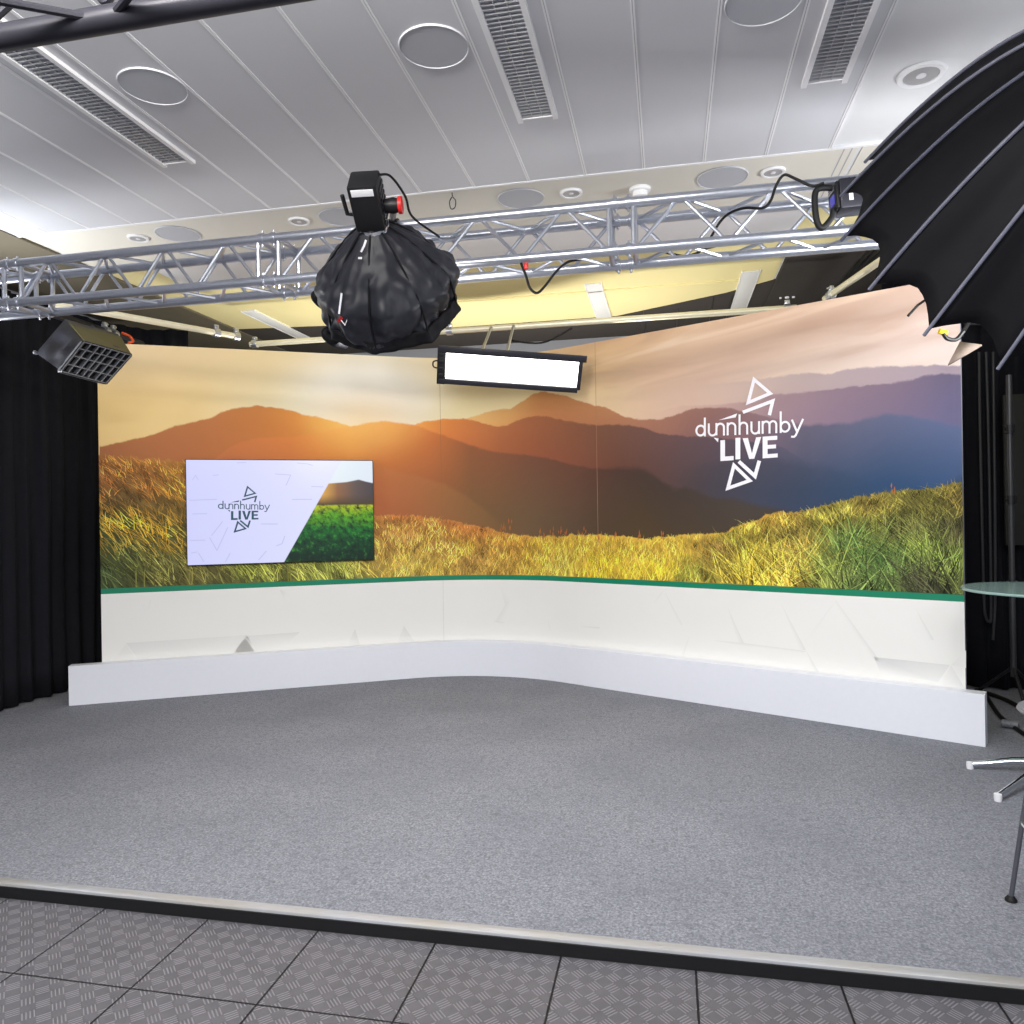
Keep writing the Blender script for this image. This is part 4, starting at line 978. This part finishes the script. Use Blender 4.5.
b = MB(); b.box((0.075, -0.03, 0.02), (0.105, 0.03, 0.08), BM_, bev=0.004)
for z in (-0.03, -0.005): b.tube(BM_ @ Vector((0.075, 0.02, z)), BM_ @ Vector((0.09, 0.02, z)), 0.006, 8)
b.build('top_fitting', M['black'], lb)
b = MB(); q = BM_ @ Vector((0, 0, 0.10)); b.path([q, Vector((q.x, YT-0.01, ZTB+TSZ-0.03))], 0.018, 10); b.build('mounting_clamp', M['alu'], lb)

t = thing('ceiling_fitting', 'tiny row of three white spots on the charcoal ceiling at right', 'ceiling fitting', onz(787, 297, 3.37))
for dx, rr in ((-0.055, 0.010), (0.0, 0.018), (0.055, 0.012)):
    q = onz(787, 297, 3.369); b = MB(); b.lathe([(0.0, -0.014), (rr, -0.012), (rr*1.1, 0.0)], Matrix.Translation((q.x+dx, q.y, 3.3695)), 14); b.build('lens', M['strip'], t)
# cables slung along the truss
def cable(pix, y, label, r=0.0065, mat='rubber', n=8):
    b = MB(); b.path(smooth_pts([ony(px, py, yy) for (px, py), yy in zip(pix, y if isinstance(y, list) else [y]*len(pix))], n), r, 8)
    return tag(b.build('hanging_cable', M[mat]), label, 'cable', 'black cables slung on the truss')
cable([(711, 237), (720, 222), (730, 213), (745, 208), (763, 208), (771, 200), (776, 186), (784, 175), (796, 179), (812, 186), (824, 183)], [3.72, 3.70, 3.66, 3.62, 3.56, 3.56, 3.56, 3.54, 3.52, 3.5, 3.48], 'black cable arching over truss top chord to the strobe lamp')
cable([(658, 250), (672, 254), (683, 256), (695, 254), (704, 249), (716, 246)], 3.86, 'black cable sagging under the truss right of its middle joint', 0.007)
cable([(521, 263), (526, 276), (530, 288), (537, 293), (545, 286), (556, 272), (568, 262), (584, 259)], [3.6, 3.6, 3.6, 3.6, 3.6, 3.66, 3.75, 3.82], 'black cable drooping in a V below the truss with red tag')
b = MB(); q = ony(526, 266, 3.59); b.box((q.x-0.011, q.y-0.006, q.z-0.016), (q.x+0.011, q.y+0.006, q.z+0.016), bev=0.003); tag(b.build('cable_tag', M['red']), 'small red tag on the cable drooping below the truss', 'tag')
cable([(508, 340), (530, 343), (545, 342), (560, 335), (572, 328)], 6.2, 'thin dark cable hanging from the cream pipe above light panel', 0.008)

# ------------------------------------------------------------------ right-hand corner: clamp, flag, stands, table, stool, cables
p = dep(943, 333, 4.35)
t = thing('spring_clamp', 'yellow and black spring clamp under the ribbed umbrella', 'clamp', p)
b = MB(); b.path(smooth_pts([p, p+Vector((0.03, 0.02, -0.03)), p+Vector((0.08, 0.03, -0.035)), p+Vector((0.12, 0.03, 0.01))]), 0.012, 8); b.build('jaw', M['black'], t)
b = MB(); b.tube(p+Vector((-0.02, 0, 0.012)), p+Vector((0.022, 0.01, 0.0)), 0.016, 10); b.build('grip', M['yplast'], t)
b = MB(); b.path([p+Vector((0.12, 0.03, 0.01)), p+Vector((0.2, 0.05, 0.14)), Vector((1.5, 4.6, 3.035))], 0.012, 8); b.build('arm', M['black'], t)
tp = [dep(960, 343, 4.4), dep(982, 346, 4.3), dep(948, 366, 4.3)]
b = MB(); b.poly(tp); o = b.build('hanging_flag', plain('striped_grey_flag', (150, 134, 122), 0.7, var=0.2, scale=40)); o.modifiers.new('thickness', 'SOLIDIFY').thickness = 0.01
tag(o, 'small grey triangular flag poking out beside top right corner of backdrop', 'flag')
b = MB(); b.tube(dep(908, 316, 4.5), dep(918, 305, 4.5), 0.008, 8); b.tube(dep(918, 305, 4.5), dep(940, 290, 4.4), 0.008, 8); tag(b.build('rod', M['black']), 'thin black rod poking out below the ribbed umbrella', 'rod')

def stand(px, pyb, pyt, D, r, label, mat, joints):
    a = dep(px, pyb, D); zb = 0.0; base = Vector((a.x, a.y, 0)); top = dep(px, pyt, D).z
    t = thing('light_stand', label, 'stand', base, 'stands by the right drape')
    b = MB(); b.tube(base+Vector((0, 0, 0.25)), Vector((a.x, a.y, top)), r, 12); b.build('pole', mat, t)
    for z in joints:
        b = MB(); b.lathe([(r, z-0.03), (r*1.7, z-0.03), (r*1.7, z+0.03), (r, z+0.03)], Matrix.Translation((a.x, a.y, 0)), 12); b.tube((a.x-0.04, a.y-0.01, z), (a.x+0.02, a.y, z), 0.008, 6); b.build('collar', M['black'], t)
    for k in range(3):
        an = k*2*PI/3+0.4; b = MB(); b.tube(base+Vector((0, 0, 0.32)), base+Vector((0.34*math.cos(an), 0.34*math.sin(an), 0.012)), 0.012, 8); b.build('leg', M['black'], t)
    return t
stand(1013, 640, 375, 5.3, 0.020, 'grey tripod stand behind glass table rising to the ribbed umbrella', plain('stand_grey', (70, 70, 72), 0.4, 0.5), (0.9, 1.5, 2.0))
# hanging cable loops on the right drape
for pix, lab in (([(979, 352), (980, 420), (982, 520), (984, 600), (986, 618), (989, 621), (991, 612), (990, 520), (988, 420), (986, 352)], 'long dark cable hanging in a loop on the right drape'), ([(993, 352), (994, 430), (995, 520), (995, 600), (993, 640)], 'single dark cable hanging straight down beside the looped one')):
    b = MB(); b.path(smooth_pts([ony(px, py, 6.50) for px, py in pix], 6), 0.011, 8); tag(b.build('hanging_cable', plain('dark_grey_cable', (46, 46, 48), 0.5)), lab, 'cable')
b = MB(); b.box((ony(966, 352, 6.42).x, 6.40, 2.86), (3.70, 6.46, 2.92)); tag(b.build('curtain_rail', M['blackmetal'], smooth=False), 'black rail across the top of the right drape', 'rail')
for px0, px1, zt in ((1002, 1034, 0), ):
    a, c = ony(1003, 395, 6.45), ony(1034, 545, 6.45)
    b = MB(); b.box((a.x, 6.44, c.z), (c.x, 6.47, a.z), bev=0.004); tag(b.build('hanging_board', plain('dark_olive_board', (34, 34, 30), 0.6)), 'dark grey board hanging on the right drape behind the stand', 'board')
# black flat cases below
# glass table
tc = Vector((2.025, 4.55, 0)); tr = 0.43; tz = 0.992
gt = thing('bar_table', 'tall round glass table with chrome star base at right edge', 'table', tc, None)
tg = NT('green_edged_glass'); tg.set(col=lin((176, 206, 200)), rough=0.12, trans=0.45, ior=1.45, spec=0.5)
b = MB(); b.lathe([(0.0, tz), (tr-0.004, tz), (tr, tz+0.004), (tr, tz+0.010), (tr-0.004, tz+0.014), (0.0, tz+0.014)], Matrix.Translation(tc), 64); b.build('tabletop', tg.m, gt)
b = MB(); b.lathe([(0.0, 0.10), (0.03, 0.10), (0.03, tz-0.03), (0.09, tz-0.02), (0.09, tz-0.001), (0.0, tz-0.001)], Matrix.Translation(tc), 24); b.build('column', M['chrome'], gt)
ends = [onz(970, 765, 0.02), onz(998, 797, 0.02)]
for k in range(4):
    e = ends[k] if k < 2 else tc*2-ends[k-2]; e = Vector((e.x, e.y, 0.022)); h = Vector((tc.x, tc.y, 0.075))
    b = MB(); b.path([h, h.lerp(e, 0.5)+Vector((0, 0, 0.012)), e], [0.026, 0.020, 0.016], 12); lg_ = b.build('leg', M['chrome'], gt)
    b = MB(); b.lathe([(0.0, 0.0), (0.017, 0.0), (0.0185, 0.018), (0.0175, 0.036), (0.0, 0.041)], Matrix.Translation((e.x, e.y, 0.0)), 14); b.build('foot', M['whitemark'], lg_)
# bar stool
foot = onz(1011, 901, 0.0); fr = ray(1011, 901); sd = Vector((fr.y, -fr.x, 0)).normalized(); sc_ = foot+sd*0.225; sc_.z = 0; sz = 0.712
stl = thing('bar_stool', 'bar stool with grey round seat and thin steel legs, cut by right edge', 'stool', sc_)
b = MB(); b.lathe([(0.0, sz-0.03), (0.12, sz-0.03), (0.19, sz-0.008), (0.20, sz+0.004), (0.195, sz+0.014), (0.15, sz+0.008), (0.0, sz+0.002)], Matrix.Translation(sc_), 40); b.build('seat', M['seat'], stl)
v0 = foot-sc_
for k in range(4):
    v = Matrix.Rotation(k*PI/2, 3, 'Z') @ Vector((v0.x, v0.y, 0)); f = sc_+v; tp_ = sc_+v*0.60+Vector((0, 0, sz-0.028))
    b = MB(); b.tube(f+Vector((0, 0, 0.012)), tp_, 0.0085, 10); lg_ = b.build('leg', M['steel'], stl)
    b = MB(); b.lathe([(0.0, 0.0), (0.020, 0.0), (0.020, 0.008), (0.011, 0.02), (0.0, 0.02)], Matrix.Translation(f), 14); b.build('foot_cap', M['rubber'], lg_)
b = MB(); hz = 0.30; rr = v0.length*(1-0.40*hz/(sz-0.028)); b.path([sc_+Vector((rr*math.cos(2*PI*i/32), rr*math.sin(2*PI*i/32), hz)) for i in range(32)], 0.008, 8, closed=True); b.build('footrest', M['chrome'], stl)
# cables on the floor
for pix, lab, rr in (([(985, 694), (992, 705), (1000, 716), (1010, 724), (1024, 734), (1040, 742)], 'black cable on the floor running from behind the kickboard end', 0.014), ([(976, 690), (990, 694), (1004, 699), (1018, 706), (1036, 716)], 'second black cable on the floor closer to the right drape', 0.016), ([(992, 683), (998, 681), (1005, 684), (1012, 681), (1022, 683)], 'short dark cable at the foot of the right drape', 0.013)):
    b = MB(); b.path(smooth_pts([onz(px, py, rr) for px, py in pix]), rr, 8); tag(b.build('floor_cable', M['rubber']), lab, 'cable', 'black cables on the floor behind kickboard')
p = onz(1010, 724, 0.03); b = MB(); b.tube(p+Vector((-0.04, 0.02, 0.0)), p+Vector((0.04, -0.02, 0.0)), 0.026, 12); b.build('connector', M['gridcloth'], bpy.data.objects['floor_cable'])
p = onz(988, 686, 0.0); t = thing('power_strip', 'pale plug board among the cables at foot of right drape', 'power strip', p)
b = MB(); pm = Matrix.Translation(p) @ Matrix.Rotation(0.3, 4, 'Z'); b.box((-0.12, -0.035, 0.002), (0.12, 0.035, 0.045), pm, bev=0.006); b.build('body', M['blackmetal'], t)
b = MB(); b.box((-0.03, -0.03, 0.045), (0.05, 0.02, 0.08), pm, bev=0.008); b.build('plug', M['whitemark'], t)

# ------------------------------------------------------------------ lights
def area(name, loc, tgt, sx, sy, power, col=(1, 1, 1), spread=PI):
    l = bpy.data.lights.new(name, 'AREA'); l.shape = 'RECTANGLE'; l.size = sx; l.size_y = sy; l.energy = power; l.color = col; l.spread = spread
    o = bpy.data.objects.new(name, l); COL.objects.link(o); o.location = loc
    o.rotation_euler = (Vector(tgt)-Vector(loc)).to_track_quat('-Z', 'Y').to_euler(); return o
# the two soft boxes' own lamps
area('softbox_lamp_light', C0+n0*0.07, C0+n0*2, 0.45, 0.45, 14, (1.0, 0.97, 0.93))
area('parabolic_lamp_light', C1+n1*0.08, C1+n1*2, 0.8, 0.8, 16, (0.97, 0.98, 1.0))
# unseen fill lamps added at ceiling height behind the camera
for x in (-3.2, -0.59, 1.8):
    area('room_fill_light', (x, -1.6, ZC-0.05), (x, -1.3, 0), 0.5, 2.2, 85, (0.95, 0.97, 1.0))
area('backdrop_fill_light', (-1.2, 0.6, 3.2), (-1.5, 6.6, 1.0), 2.2, 0.4, 92, (1.0, 0.96, 0.90))  # unseen lamp added to brighten the backdrop
# lamps aimed at the ceiling left and right of the frame
area('ceiling_bounce_light', (-4.75, 4.05, 2.45), (-3.0, 4.2, 3.4), 0.5, 0.5, 19, (0.97, 0.98, 1.0))
area('ceiling_bounce_light', (2.45, 4.05, 2.35), (1.1, 4.2, 3.4), 0.5, 0.5, 27, (0.97, 0.98, 1.0))
# uplights added out of sight behind the backdrop to brighten the yellow ceiling
for x, y in ((-3.0, 6.75), (-1.6, 7.2), (-0.3, 7.0)):
    area('rear_ceiling_fill_light', (x, y, 1.6), (x+0.1, y-0.7, 3.4), 0.35, 0.35, 15, (1.0, 0.95, 0.84))
w = bpy.data.worlds.new('world'); S.world = w; w.use_nodes = True
w.node_tree.nodes['Background'].inputs[0].default_value = (0.82, 0.88, 1.0, 1); w.node_tree.nodes['Background'].inputs[1].default_value = 0.38

S.view_settings.view_transform = 'Standard'; S.view_settings.look = 'None'; S.view_settings.exposure = 0.72; S.view_settings.gamma = 1.0
S.view_settings.use_curve_mapping = False
S.cycles.use_denoising = True
S.cycles.max_bounces = 8
